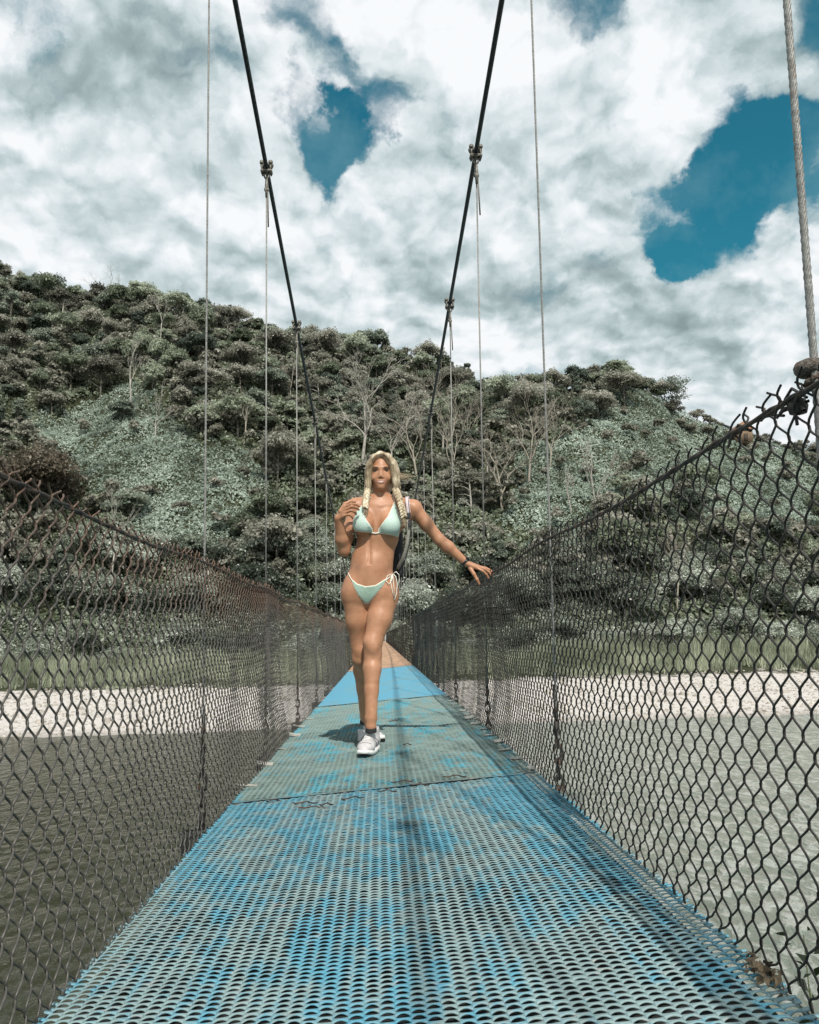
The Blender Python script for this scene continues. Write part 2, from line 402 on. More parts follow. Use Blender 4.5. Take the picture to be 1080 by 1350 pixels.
for vi in range(10):
    R = rv.uniform(3.6, 4.8); H = rv.uniform(6.0, 9.5); z0 = rv.uniform(2.2, 5.0); nl = int(rv.integers(11, 19))
    if vi in (3, 7): R, H, z0 = 5.6, 5.5, 6.5              # umbrella-shaped crowns
    if vi == 5: R, H, z0 = 2.6, 11, 2
    C, N, T = crown_pts(R, H, z0, nl, 250, rv)
    V, Q = leafquads(C, N, rv.uniform(.24, .46, len(C)), rv)
    cm = npmesh('crown', V, Q, {'tone': np.repeat(T, 4)}); cm.materials.append(LEAF[vi % 3])
    tmb = limb_mesh(H, z0, R, rv); to = tmb.build('trunk', BARK); tm = to.data; bpy.data.objects.remove(to)
    VAR.append((cm, tm, R))
def mkmesh(R, H, z0, nl, per, leaf, size, seed, **kw):
    r = np.random.default_rng(seed); C, N, T = crown_pts(R, H, z0, nl, per, r, **kw)
    V, Q = leafquads(C, N, r.uniform(size * .7, size * 1.3, len(C)), r)
    cm = npmesh('crown', V, Q, {'tone': np.repeat(T, 4)}); cm.materials.append(leaf)
    to = limb_mesh(H, z0, R, r).build('trunk', BARK); tm = to.data; bpy.data.objects.remove(to)
    return cm, tm, R
PALE = [mkmesh(4.2, 7.5, 1.2, 17, 420, LEAF_PALE, .20, 40 + k) for k in range(4)]
PALE2 = [mkmesh(3.9, 6.0, 1.0, 15, 330, LEAF_SCRUB, .27, 50 + k) for k in range(3)]
def tree(name, var, loc, s, rz, label, group=None, cat='tree'):
    q = proj(np.array(loc) + [0, 0, 3])
    if group and 'forest' in group or group and 'forest' in label or group and 'foot' in group or group and 'crest' in group: label = where(var, q, s, label)
    e = empty(name, loc); e.scale = s if hasattr(s, '__len__') else (s, s, s); e.rotation_euler.z = rz
    tag(e, label, cat, group)
    for nm, me in (('crown', var[0]), ('trunk', var[1])):
        o = bpy.data.objects.new(nm, me); COL.objects.link(o); o.parent = e
    return e
placed = []; TALL = []
SPOT = [(140, 'at the far left'), (275, 'left of long left hanger'), (350, 'between two left hangers'), (435, 'beside left main cable'), (560, 'behind the woman'),
        (632, 'right of right main cable'), (715, 'left of long right hanger'), (850, 'right of long right hanger'), (970, 'above the right fence'), (9999, 'at the far right')]
def where(var, q, s, label):
    k = VAR.index(var) if var in VAR else -1
    if any(var is v for v in TALL): k = -2
    sh = {-2: 'pale-trunked', 0: 'rounded', 1: 'bushy', 2: 'dark rounded', 3: 'flat-topped', 4: 'brownish bushy', 5: 'narrow upright', 6: 'lumpy', 7: 'flat-topped brownish', 8: 'dark bushy', 9: 'broad olive', -1: 'pale-leaved'}[k]
    s = float(np.mean(s)); sz = 'big' if s > .98 else 'small' if s < .76 else 'medium'
    sp = [b for a, b in SPOT if q[0] < a][0]
    if 'crest' in label: return '%s %s tree on the hill crest %s' % (sz, sh, sp)
    if k == -2: pass
    elif k < 0 and 'slope' in label or k < 0 and 'hillside' in label: sh = 'pale scrubby'
    elif k < 0: return '%s pale-leaved riverside tree %s%s' % (sz, sp, '' if q[1] > 815 else ', in the row behind')
    hgt = 'high up' if q[1] < 500 else 'halfway up' if q[1] < 570 else 'fairly low on' if q[1] < 650 else 'low on'
    return '%s %s tree %s slope, %s' % (sz, sh, hgt, sp)
def ok(x, y, d):
    for (a, b, c) in placed:
        if (a - x) ** 2 + (b - y) ** 2 < ((c + d) * .5) ** 2: return False
    return True
# crest trees
tr = np.random.default_rng(12)
n_t = 0
px = -30.
while px < 1110:
    a = ray(px, 500)[0]; R = float(crest(a)) - tr.uniform(-4, 6); x = a * R; z = float(ground(x, R))
    if not (885 < px < 1060):
        k = int(tr.integers(0, 10)); side = 'left' if px < 650 else 'right'
        s = tr.uniform(.62, 1.05) * (.72 if px > 650 else 1)
        lab = 'dark tree standing on the crest of the %s hill against the clouds' % side
        tree('crest_tree', VAR[k], (x, R, z - 1.9), (s, s, s * tr.uniform(.75, 1.1)), tr.uniform(0, 6), lab, 'trees along the crest of the %s hill' % side)
        placed.append((x, R, 6 * s)); n_t += 1
        px += tr.uniform(11, 20) * (.7 if px > 650 else 1)
    else:
        s = tr.uniform(.3, .45)
        tree('shrub', VAR[k], (x, R, z - .5), s, tr.uniform(0, 6), 'small shrub on the bare sloping crest at the far right', 'shrubs on the right crest', 'shrub')
        px += tr.uniform(10, 22)
# slope trees
GRPS = {0: ('forest tree with olive crown on the left hillside', 'forest trees on the left hillside'),
        1: ('forest tree with olive crown on the right hillside', 'forest trees on the right hillside')}
tries = 0; ns = 0
while ns < 262 and tries < 6000:
    tries += 1
    y = 128 + (tr.random() ** 1.15) * 110; x = tr.uniform(-.52, .58) * y
    a = x / y
    if y > crest(a) - 4 or vine(np.array(x), np.array(y)): continue
    s = tr.uniform(.48, .98); 
    if not ok(x, y, 7.2 * s): continue
    z = float(ground(x, y)); q = proj([x, y, z + 4])
    if q[0] < -40 or q[0] > 1120 or q[1] > 800: continue
    if 0 < q[0] < 150 and 540 < q[1] < 700: continue
    k = int(tr.integers(0, 10)); g = GRPS[0 if q[0] < 640 else 1]; scrub = 430 < q[0] < 780 and q[1] > 555 + abs(q[0] - 600) * .12
    if scrub: s *= .8
    tree('forest_tree', PALE2[k % 3] if scrub and tr.random() < .75 else VAR[k], (x, y, z - 1.2), (s, s, s * tr.uniform(.8, 1.2)), tr.uniform(0, 6), g[0], g[1])
    placed.append((x, y, 7.2 * s)); ns += 1
TALL = [mkmesh(3.0, 4.6, 8.5, 10, 260, LEAF[0], .30, 60), mkmesh(2.4, 6.5, 7.5, 10, 260, LEAF[2], .30, 61), mkmesh(3.4, 3.4, 9.5, 9, 240, LEAF[1], .30, 62)]
for cm_, tm_, R_ in TALL: tm_.materials[0] = BARKW
for k in range(46):
    px = tr.uniform(-10, 860); a = ray(px, 500)[0]; Rc = float(crest(a)); y = Rc + 2 if k % 2 else tr.uniform(140, Rc)
    x = a * y
    if k % 2 or vine(np.array(x), np.array(y)): continue
    z = float(ground(x, y)); s = tr.uniform(.75, 1.05) * (.8 if k % 2 else 1)
    tree('tall_tree', TALL[k % 3], (x, y, z - 1.5), (s, s, s * tr.uniform(.85, 1.05)), tr.uniform(0, 6), 'forest tree', 'tall pale-trunked trees standing out of the forest')
# riverside belt
x = -66.
while x < 72:
    for row, yy in enumerate((117.5, 124, 131)):
        xx = x + tr.uniform(-2, 2) + row * 2.5; y = yy + tr.uniform(-2, 2); z = float(ground(xx, y)); s = tr.uniform(.72, 1.15) * (.78 if row == 0 else 1.0)
        if row == 2 and tr.random() < .35: continue
        tree('riverside_tree', PALE[int(tr.integers(0, 4))], (xx, y, z - .8), (s, s, s * tr.uniform(.8, 1.1)), tr.uniform(0, 6),
             'leafy tree with pale glinting leaves at the foot of the hill behind the river beach', 'trees at the foot of the hill')
    x += tr.uniform(5.2, 7.2)
# rusty broad tree at far left
rm = mkmesh(6.5, 10, 2.0, 30, 420, LEAF_RUST, .26, 77)
h = hit(50, 690); tree('broad_tree', rm, (h[0], h[1], h[2] - 1), (1.15, 1.1, 1.25), 1., 'broad rusty brown tree bulging over the left end of the slope beside the pale vines')
# ------- mass of undergrowth and small crowns nobody could count
def scatter(n, y0, y1, seed, want):
    r = np.random.default_rng(seed); y = y0 + (y1 - y0) * r.random(n); x = r.uniform(-.60, .66, n) * y
    z = ground(x, y); keep = (y < crest(x / y) + 3); v = vine(x, y, z); keep &= (v if want else ~v)
    return x[keep], y[keep], z[keep], r
def slopeN(x, y):
    e = .8; gx_ = (ground(x + e, y) - ground(x - e, y)) / (2 * e); gy_ = (ground(x, y + e) - ground(x, y - e)) / (2 * e)
    n = np.stack([-gx_, -gy_, np.ones_like(gx_)], -1); return n / np.linalg.norm(n, axis=1)[:, None]
x, y, z, r = scatter(230000, 118, 250, 5, False)
lump = np.maximum(0, vnoise(x, y, 5.5, 31, 3) + .12) * 7.5 + np.maximum(0, vnoise(x, y, 2.2, 33, 2)) * 2.0
V, Q = leafquads(np.stack([x, y, z + lump + r.uniform(0, .6, len(x))], -1), slopeN(x, y), r.uniform(.26, .55, len(x)), r, 1.0)
T = np.clip(r.normal(.42, .2, len(x)) + lump * .03, 0, 1)
tag(link('forest_undergrowth', npmesh('forest_undergrowth', V, Q, {'tone': np.repeat(T, 4)}), LEAF[0]), 'dense dark undergrowth covering the forested hillside between the trees', 'undergrowth', kind='stuff')
# small packed crowns
CC = []; NN = []; TT = []; SS = []
r = np.random.default_rng(91); cnt = 0
while cnt < 760:
    y = 126 + r.random() * 115; x = r.uniform(-.55, .6) * y
    isv = bool(vine(np.array(x), np.array(y)))
    if y > crest(x / y) or (isv and r.random() < .72): continue
    z = float(ground(x, y)); R = r.uniform(1.5, 3.3) * (.62 if isv else 1)
    C, N, T = crown_pts(R, R * 1.5, r.uniform(0, 2.5), 6, 62, r)
    CC.append(C + [x, y, z]); NN.append(N); TT.append(np.clip(T + r.normal(0, .12), 0, 1)); SS.append(r.uniform(.3, .5, len(C))); cnt += 1
V, Q = leafquads(np.vstack(CC), np.vstack(NN), np.concatenate(SS), r)
tag(link('forest_canopy', npmesh('forest_canopy', V, Q, {'tone': np.repeat(np.concatenate(TT), 4)}), LEAF[1]), 'mass of small packed forest crowns filling the hillside behind the larger trees', 'forest', kind='stuff')
# pale vines
x, y, z, r = scatter(560000, 118, 250, 6, True)
lump = np.maximum(0, vnoise(x, y, 4.5, 41, 3) + .1) * 3.6
V, Q = leafquads(np.stack([x, y, z + lump + r.uniform(0, .5, len(x))], -1), slopeN(x, y), r.uniform(.14, .36, len(x)), r, .8)
T = np.clip(r.normal(.5, .15, len(x)) + vnoise(x, y, 7, 44) * .8 + vnoise(x, y, 1.6, 45) * .5, 0, 1)
tag(link('vine_cover', npmesh('vine_cover', V, Q, {'tone': np.repeat(T, 4)}), LEAF_MINT), 'pale minty green vines smothering the open slopes', 'vines', kind='stuff')
# low bushes in front of the belt, and tall grass on the bank
x = r.uniform(-66, 74, 60000); y = 113.5 + r.random(60000) * 10
z = ground(x, y); lump = np.maximum(0, vnoise(x, y, 3, 51, 3) + .2) * 6
V, Q = leafquads(np.stack([x, y, z + lump * r.uniform(.3, 1, len(x))], -1), np.tile([0, -.6, .7], (len(x), 1)), r.uniform(.13, .3, len(x)), r, 1.0)
tag(link('bank_bushes', npmesh('bank_bushes', V, Q, {'tone': np.repeat(np.clip(r.normal(.5, .22, len(x)), 0, 1), 4)}), LEAF_PALE), 'low tangled bushes with pale leaves along the top of the far bank', 'bushes', kind='stuff')
n = 90000; x = r.uniform(-64, 72, n); y = 98.5 + r.random(n) ** .8 * 18 + vnoise(x, x * 0, 9, 55) * 9 + vnoise(x, x * 0, 1.5, 54) * 3; z = ground(x, y)
keep = (vnoise(x, y, 3.5, 56) > -.22 + np.clip((103 - y) * .06, 0, .4)); x, y, z = x[keep], y[keep], z[keep]; n = len(x)
hh = r.uniform(.5, 2.4, n) * np.where(vnoise(x, y, 2.2, 58, 2) > 0, 1.15, .7) * (1 + vnoise(x, y, 6, 57)) * np.clip((y - 95) / 9, .3, 1.3); a = r.uniform(0, PI, n); wv = np.stack([np.cos(a), np.sin(a), 0 * a], -1) * r.uniform(.03, .08, (n, 1))
ln = np.stack([r.normal(0, .25, n), r.normal(0, .25, n), np.ones(n)], -1) * hh[:, None]; B = np.stack([x, y, z - .05], -1)
V = np.stack([B - wv, B + wv, B + ln * .7 + wv * .5 + [0, 0, 0], B + ln], 1).reshape(-1, 3)
tag(link('bank_grass', npmesh('bank_grass', V, np.arange(4 * n).reshape(-1, 4), {'tone': np.repeat(np.clip(r.normal(.45, .2, n) + vnoise(x, y, 4, 59, 3) * 1.1, 0, 1), 4)}),
    m_leaf('grass', (.16, .18, .12), (.36, .40, .28), (.68, .69, .54), .7, 0, 0)), 'tall pale green grass growing on the bank above the beach', 'grass', kind='stuff')
# stones on the beach
n = 9000; x = r.uniform(-60, 70, n); y = 62.5 + r.random(n) ** 1.2 * 38; z = ground(x, y); s = r.uniform(.05, .2, n) * (1 + (r.random(n) > .97) * 1.3)
base = np.array([[x_, y_, z_] for z_ in (-.5, .6) for x_, y_ in ((-1, -.7), (1, -.8), (.8, .9), (-.9, .7))], float)
th = r.uniform(0, 6.28, n); Rz = np.stack([np.cos(th), -np.sin(th), np.sin(th), np.cos(th)], -1).reshape(n, 2, 2)
vv = base[None] * r.uniform(.6, 1.3, (n, 8, 3)); vv[..., :2] = np.einsum('nij,nkj->nki', Rz, vv[..., :2]); vv[:, 4:, :2] *= .6
V = (vv * s[:, None, None] + np.stack([x, y, z], -1)[:, None]).reshape(-1, 3)
q = np.array([[3, 2, 1, 0], [4, 5, 6, 7], [0, 1, 5, 4], [1, 2, 6, 5], [2, 3, 7, 6], [3, 0, 4, 7]]); Q = (np.arange(n)[:, None, None] * 8 + q).reshape(-1, 4)
tag(link('beach_stones', npmesh('beach_stones', V, Q), simple('stone', (.36, .33, .29), .9, var=.6, scale=.8)), 'loose pale stones strewn over the gravel beach', 'stones', kind='stuff')

# bare trees
def branch(mb, p, d, L, r, depth, rng, spread, lift=.12):
    n = 4; pts = [p]; dd = d.copy()
    for i in range(n):
        dd = dd + rng.normal(size=3) * .10 + np.array([0, 0, lift * .3]); dd /= np.linalg.norm(dd); pts.append(pts[-1] + dd * L / n)
    mb.tube(pts, np.linspace(r, r * .62, n + 1), 5 if depth > 2 else 4 if depth else 3 + 1)
    if depth == 0: return
    for k in range(int(rng.integers(2, 4)) if depth > 1 else 3):
        ax = rng.normal(size=3); ax -= ax.dot(dd) * dd; ax /= np.linalg.norm(ax)
        an = rng.uniform(.35, 1.0) * spread
        nd = dd * math.cos(an) + ax * math.sin(an); nd[2] = abs(nd[2]) * .8 + .1; nd /= np.linalg.norm(nd)
        st = pts[-1] if k < 2 else pts[int(rng.integers(2, 4))]
        branch(mb, st, nd, L * rng.uniform(.62, .88), r * .58, depth - 1, rng, spread, lift)
def bare(px, py, hpx, label, seed, m=BARKW, spread=.75, thick=1.0, dist=None, name='bare_tree', depth=4, low=.3):
    h = hit(px, py) if dist is None else P(px, py, dist)
    H = hpx / 1081 * h[1]; rng = np.random.default_rng(seed); e = empty(name, h); tag(e, label, 'tree', 'leafless trees on the hillside')
    mb = MB(); r0 = .0135 * H * thick; tp = H * low
    k = np.linspace(-.12, 1, 6); pts = np.stack([.02 * H * np.sin(k * 2 + seed), 0 * k, k * tp], -1); mb.tube(pts, r0 * (1.15 - .3 * np.clip(k, 0, 1)), 6)
    mb.build('trunk', m, e)
    br = MB()
    for q in range(4 if spread > .5 else 3):
        a = seed + q * 2.1; an = (.15 if q == 0 else rng.uniform(.4, .75)) * spread * 1.2
        d = np.array([math.sin(an) * math.cos(a), math.sin(an) * math.sin(a), math.cos(an)])
        branch(br, pts[-1] - np.array([0, 0, rng.uniform(0, .15) * tp]) * (q > 0), d, H * (.30 if q == 0 else .24), r0 * (.8 if q == 0 else .55), depth, rng, spread * .75)
    br.build('branches', m, e)
    return e
bare(481, 612, 142, 'tall spreading leafless white tree right behind the woman\'s head', 5, spread=.85, thick=1.15)
bare(515, 625, 100, 'small forked white tree just right of the tall spreading one', 6, spread=.6)
bare(548, 640, 120, 'leafless grey tree crossed by the right main cable', 8, BARKG)
bare(600, 650, 125, 'leafless tree between the two right hangers, pale trunk', 9, BARKG, .6)
bare(664, 672, 125, 'many-stemmed brownish leafless tree left of the long right hanger', 10, BARKG, 1.0, 1.2, low=.18)
bare(700, 640, 115, 'leafless grey tree behind the long right hanger', 11, BARKG, .8)
bare(726, 620, 90, 'leafless tree just right of the long right hanger', 12, BARKG, .7)
bare(786, 690, 100, 'thin leafless white tree above the right fence', 13, BARKW, .55)
bare(752, 680, 70, 'short forked white sapling above the right fence', 14, BARKW, .6, depth=2)
bare(172, 545, 80, 'slender white-stemmed tree on the left slope under the dark forest', 15, BARKW, .45, .9, low=.6, depth=3)
bare(206, 582, 68, 'small leafless white tree standing in the pale vines', 16, BARKW, .7, depth=3)
bare(212, 470, 60, 'single white trunk high on the left slope', 17, BARKW, .25, .8, low=.8, depth=2)
bare(323, 590, 60, 'stubby pale dead tree between the two left hangers', 18, BARKG, .3, 1.2, low=.6, depth=2)
bare(382, 530, 60, 'pale thin tree beside the left main cable', 19, BARKG, .4, depth=3)
bare(570, 560, 80, 'leafless grey tree high behind the right main cable', 20, BARKG, .7)
bare(620, 590, 70, 'leafless grey tree above the many-stemmed brownish one', 22, BARKG, .8)
bare(150, 765, 110, 'pale dead sapling at the foot of the hill on the left', 23, BARKW, .4, .7, dist=116, depth=3)
bare(895, 800, 110, 'pale dead sapling at the foot of the hill on the right', 24, BARKG, .4, .7, dist=116, depth=3)
def ridge_bare(px, hpx, label, seed, sp=.8):
    a = ray(px, 500)[0]; R = float(crest(a)); x = a * R; z = float(ground(x, R)); q = proj([x, R, z])
    bare(px, q[1] + 4, hpx, label, seed, BARKG, sp, .9, dist=R, name='thin_leafed_tree', low=.25)
ridge_bare(137, 62, 'wispy pale tree on the crest of the left hill', 31, 1.0)
ridge_bare(508, 40, 'wispy pale tree on the crest right of the domed one', 32, .9)
# layered tree on the right crest
a = ray(886, 500)[0]; R = float(crest(a)); lx = a * R; lz = float(ground(lx, R)); e = empty('layered_tree', (lx, R, lz)); tag(e, 'lone tree with layered flat branches on the right crest', 'tree')
rr = np.random.default_rng(4); C = []; N = []
for k in range(9):
    aa = rr.uniform(0, 6.3); c = np.array([math.cos(aa) * rr.uniform(.3, 3), math.sin(aa) * 2, 3 + k * .6]); m = 160
    C.append(c + rr.normal(size=(m, 3)) * [1.1, 1.1, .22]); N.append(np.tile([0, 0, 1.], (m, 1)))
C = np.vstack(C); V, Q = leafquads(C, np.vstack(N), .28, rr); link('crown', npmesh('crown', V, Q, {'tone': np.repeat(rr.normal(.4, .15, len(C)), 4)}), LEAF[2], e)
limb_mesh(7, 1.5, 2.5, rr, .18).build('trunk', BARK, e)
# hut on the right slope
hh_ = hit(976, 585); hut = empty('hut', hh_ + np.array([0, -1, 0])); tag(hut, 'tiny hut with a rusty orange gable half hidden on the right slope', 'hut')
MB().box((0, 0, 1.5), (4.2, 3.4, 3.6)).build('wall', simple('hut_wall', (.20, .14, .09), .9, var=.3, scale=2), hut)
mb = MB(); V = [(-2.5, -2.1, 3.1), (0, -2.1, 5.0), (2.5, -2.1, 3.1), (-2.5, 2.1, 3.1), (0, 2.1, 5.0), (2.5, 2.1, 3.1), (-2.5, -2.1, 2.95), (2.5, -2.1, 2.95), (-2.5, 2.1, 2.95), (2.5, 2.1, 2.95)]
mb.add(V, [[0, 1, 4, 3], [1, 2, 5, 4], [0, 2, 1, 1], [3, 4, 5, 5], [6, 8, 9, 7], [0, 3, 8, 6], [2, 7, 9, 5], [0, 6, 7, 2], [3, 5, 9, 8]]); mb.build('roof', simple('rusty_roof', (.24, .13, .075), .8, var=.35, scale=2), hut)
MB().box((.3, -1.73, .9), (1.0, .08, 2.0)).build('door', simple('hut_door', (.05, .04, .03), .9), hut)
# plants of the near bank beside the bridge
r = np.random.default_rng(66)
for (bx, by, tz, nme, lab) in ((1.42, 2.55, -.50, 'shrub', 'leafy weed poking up beside the deck at the lower right corner'), (1.62, 3.0, -.72, 'shrub', 'low weed behind the first one outside the right fence')):
    gz = float(ground(bx, by)); e = empty(nme, (bx, by, gz)); tag(e, lab, 'shrub'); st = MB(); C = []
    for k in range(16):
        top = np.array([r.normal(0, .14), r.normal(0, .22), tz - gz + r.uniform(-.35, .08)]); st.tube([[r.normal(0, .05), r.normal(0, .05), 0], top * .5 + r.normal(size=3) * .03, top], [.009, .006, .002], 5)
        q = r.uniform(.55, 1, (46, 1)); C.append(top * q + r.normal(size=(46, 3)) * .05)
    st.build('stem', simple('stem_green', (.10, .12, .05)), e)
    C = np.vstack(C); V, Q = leafquads(C, np.tile([0, 0, 1.], (len(C), 1)), r.uniform(.015, .035, len(C)), r); link('foliage', npmesh('foliage', V, Q, {'tone': np.repeat(np.clip(r.normal(.45, .2, len(C)), 0, 1), 4)}), m_leaf('weed_leaf', (.02, .03, .015), (.07, .09, .05), (.2, .22, .15)), e)

# look-alikes told apart by their order from the left
_d = {}
for o in SC.objects:
    if o.type == 'EMPTY' and o.get('group') and ('trees' in o['group'] or 'shrubs' in o['group']): _d.setdefault(o['label'], []).append(o)
for lab, os_ in _d.items():
    if len(os_) < 2: continue
    os_.sort(key=lambda o: float(proj(np.array(o.location))[0])); n = len(os_)
    nm = ['first', 'second', 'third', 'fourth', 'fifth', 'sixth', 'seventh', 'eighth', 'ninth', 'tenth', 'eleventh', 'twelfth']
    for k, o in enumerate(os_):
        o['label'] = lab + (', leftmost such' if k == 0 else ', rightmost such' if k == n - 1 else ', %s from left' % nm[min(k, 11)])

# ------------------------------------------------------------------ footbridge
XL, XR = -.659, .693                        # deck edges
CXL, CXR = -.76, .72                        # planes of the hangers
def dz(x): return -.051 + (np.asarray(x) + .659) * .068
def cable_z(y, sg=-1): return .0021 * (y - 45) ** 2 + .79 if sg < 0 else .00106 * (y - 45) ** 2 + 2.25
def painted(name, base, blue, amt, dirt=.35, rust=.5):
    def f(t, b, L):
        co = t.n('ShaderNodeNewGeometry').outputs['Position']
        mp = t.n('ShaderNodeMapping', {0: co, 3: (1, .38, 1)}).outputs[0]
        n = t.noise(mp, 2.6, 7, .68, .4); n2 = t.noise(mp, 22, 5, .7); n3 = t.noise(co, 9, 6, .7)
        m = t.mapr(t.math('ADD', n, t.math('MULTIPLY', t.math('SUBTRACT', n2, .5), .62)), .58 - amt * .22, .66 - amt * .15)
        c = t.mix(t.mapr(n3, .3, .7), tuple(v * (1 - dirt) for v in base), base)
        c = t.mix(m, c, t.mix(n3, blue, tuple(min(1, v * 1.3 + .02) for v in blue)))
        rs = t.mapr(t.noise(co, 14, 8, .75), .61, .68, 0, rust)
        c = t.mix(rs, c, (.13, .085, .055))
        c = t.mix(t.mapr(t.noise(co, 26, 5, .7), .58, .68, 0, .45), c, (.42, .36, .32))
        L(c, b.inputs['Base Color']); b.inputs['Roughness'].default_value = .55; b.inputs['Specular IOR Level'].default_value = .4
        bp = t.n('ShaderNodeBump', {'Strength': .25, 'Distance': .003, 'Height': n2}); L(bp.outputs[0], b.inputs['Normal'])
    return mat(name, f)
M_D1 = painted('deck_paint_worn', (.25, .36, .37), (.07, .245, .33), .60, .3)
M_D2 = painted('deck_paint_grey', (.20, .29, .275), (.05, .25, .32), .30, .3)
M_D3 = painted('deck_paint_blue', (.15, .33, .40), (.075, .28, .40), .9, .15, .1)
M_D4 = painted('deck_paint_rust', (.40, .25, .16), (.46, .27, .15), .5, .25, .3)
M_SEAM = painted('seam_paint', (.13, .19, .185), (.04, .16, .22), .3, .4)
M_STEEL = simple('dark_steel', (.055, .055, .05), .6, .3, .4, 25, .3, (.10, .07, .05), (.55, .75))
M_SHADE_SHEET = simple('shade_sheet', (.012, .012, .011), .9, 0, .3, 10)
M_CABLE = None
def m_rope(t, b, L):
    co = t.n('ShaderNodeNewGeometry').outputs['Position']
    mp = t.n('ShaderNodeMapping', {0: co, 2: (0, .6, .5)}).outputs[0]
    wv = t.n('ShaderNodeTexWave', {'Vector': mp, 'Scale': 45.0, 'Distortion': 1.0}, wave_type='BANDS', bands_direction='Z').outputs[1]
    L(t.mix(wv, (.016, .022, .026), (.06, .075, .08)), b.inputs['Base Color']); b.inputs['Roughness'].default_value = .5; b.inputs['Metallic'].default_value = .3
M_CABLE = mat('main_cable', m_rope)
M_ROPE = simple('hanger_rope', (.25, .25, .235), .55, .25, .3, 60, .3, (.16, .10, .06), (.58, .75))
M_CLAMP = simple('clamp_iron', (.20, .19, .165), .6, .3, .4, 60, .4, (.15, .10, .07), (.58, .72))
M_CLAMPD = simple('clamp_dark', (.045, .04, .035), .6, .3, .5, 60, .4, (.13, .07, .04), (.5, .65))

bridge = empty('suspension_footbridge', (0, 0, 0)); tag(bridge, 'narrow suspension footbridge with worn blue and grey expanded metal deck', 'footbridge')
def mesh_panel(y0, y1, h, gap, mat_, name='deck_panel', wav=0., seed=0, pitch=.0282, row=.0232):
    ncol = int(round((XR - XL) / pitch)); pw = (XR - XL) / ncol; nr = int((y1 - y0) / row)
    s = np.linspace(-1, 1, 7); V = []; Q = []; rng = np.random.default_rng(seed)
    I, J = np.meshgrid(np.arange(ncol), np.arange(nr), indexing='ij'); I = I.ravel(); J = J.ravel()
    x = XL + (I[:, None] + .5 + s[None] * .5) * pw
    off = (I % 2)[:, None] * .5 * row
    jit = rng.normal(0, .10, (len(I), 1))
    hh = h * (1 + jit) * (1 - s ** 2)[None] ** 1.1
    gg = gap * np.where(rng.random((len(I), 1)) < .03, .25, 1) * (1 + rng.normal(0, .22, (len(I), 1))) * (1 - s ** 4)[None]
    yn = y0 + J[:, None] * row + off + gg * .75; yf = y0 + (J[:, None] + 1) * row + off - gg * .25
    g = vnoise(x * 3, yn * 1.5, .5, seed + 9, 3) * wav
    zt = dz(x) + g
    a = np.stack([x, yn, zt + hh], -1)                # near lip, top
    b_ = np.stack([x, yn + .0015, zt + hh - .0032], -1)   # near lip, bottom
    c = np.stack([x, (yn + yf) / 2, zt + hh * .42], -1)
    d = np.stack([x, yf, zt - .001 + 0 * hh], -1)
    V = np.stack([b_, a, c, d], 1).reshape(-1, 3)    # cell,row(4),col(7)
    base = np.arange(len(I))[:, None, None] * 28 + np.arange(3)[None, :, None] * 7 + np.arange(6)[None, None]
    Q = np.stack([base, base + 1, base + 8, base + 7], -1).reshape(-1, 4)
    return link(name, npmesh(name, V, Q), mat_, bridge, smooth=False)
mesh_panel(-.6, 3.80, .0044, .0056, M_D1, wav=.012, seed=1)['label'] = 'worn expanded metal panel with streaks of blue paint, nearest the camera'
mesh_panel(3.83, 8.75, .0036, .0040, M_D2, wav=.016, seed=2)['label'] = 'greyish green expanded metal panel under the woman'
def sheet_panel(y0, y1, m, name='deck_panel', wav=.01, seed=0, lift=0.):
    ys = np.arange(y0, y1 + .01, .2); xs = np.linspace(XL, XR, 24); X, Y = np.meshgrid(xs, ys)
    Z = dz(X) + lift + vnoise(X, Y, .9, seed, 3) * wav
    top = np.stack([X, Y, Z], -1).reshape(-1, 3); bot = top - [0, 0, .004]; n = len(top); nx_ = 24
    i = (np.arange(len(ys) - 1)[:, None] * nx_ + np.arange(nx_ - 1)).ravel(); q = np.stack([i, i + 1, i + 1 + nx_, i + nx_], -1)
    mb = MB(); mb.add(np.vstack([top, bot]), np.vstack([q, (q + n)[:, ::-1], [[0, n, n + nx_ - 1, nx_ - 1]]])); return mb.build(name, m, bridge)
sheet_panel(8.78, 17.3, M_D3, seed=4)['label'] = 'bright blue deck panel beyond the woman'
sheet_panel(17.33, 30, M_D4, seed=5)['label'] = 'rust orange deck panel in the distance'
for k in range(5): sheet_panel(30.03 + k * 12, 42 + k * 12, M_D4, seed=6 + k)
# sawn strand ends along both edges, flat bars over the seams
for y0, y1, m in ((-.6, 3.8, M_D1), (3.83, 8.75, M_D2)):
    for xe, sg in ((XL, -1), (XR, 1)):
        mb = MB(); rs_ = np.random.default_rng(int(y1 * 10) + sg)
        for y in np.arange(y0, y1, .0232):
            L_ = rs_.uniform(.006, .020); z = float(dz(xe)) + rs_.normal(0, .0015)
            mb.add([[xe - sg * .004, y - .006, z], [xe - sg * .004, y + .006, z], [xe + sg * L_, y + .006 + rs_.normal(0, .003), z + .003], [xe + sg * L_, y - .003, z + .002],
                    [xe - sg * .004, y - .006, z - .003], [xe - sg * .004, y + .006, z - .003], [xe + sg * L_, y + .006, z - .001], [xe + sg * L_, y - .003, z - .001]],
                   [[0, 3, 2, 1], [4, 5, 6, 7], [0, 4, 7, 3], [3, 7, 6, 2], [2, 6, 5, 1], [1, 5, 4, 0]])
        mb.build('sawn_edge', m, bridge)
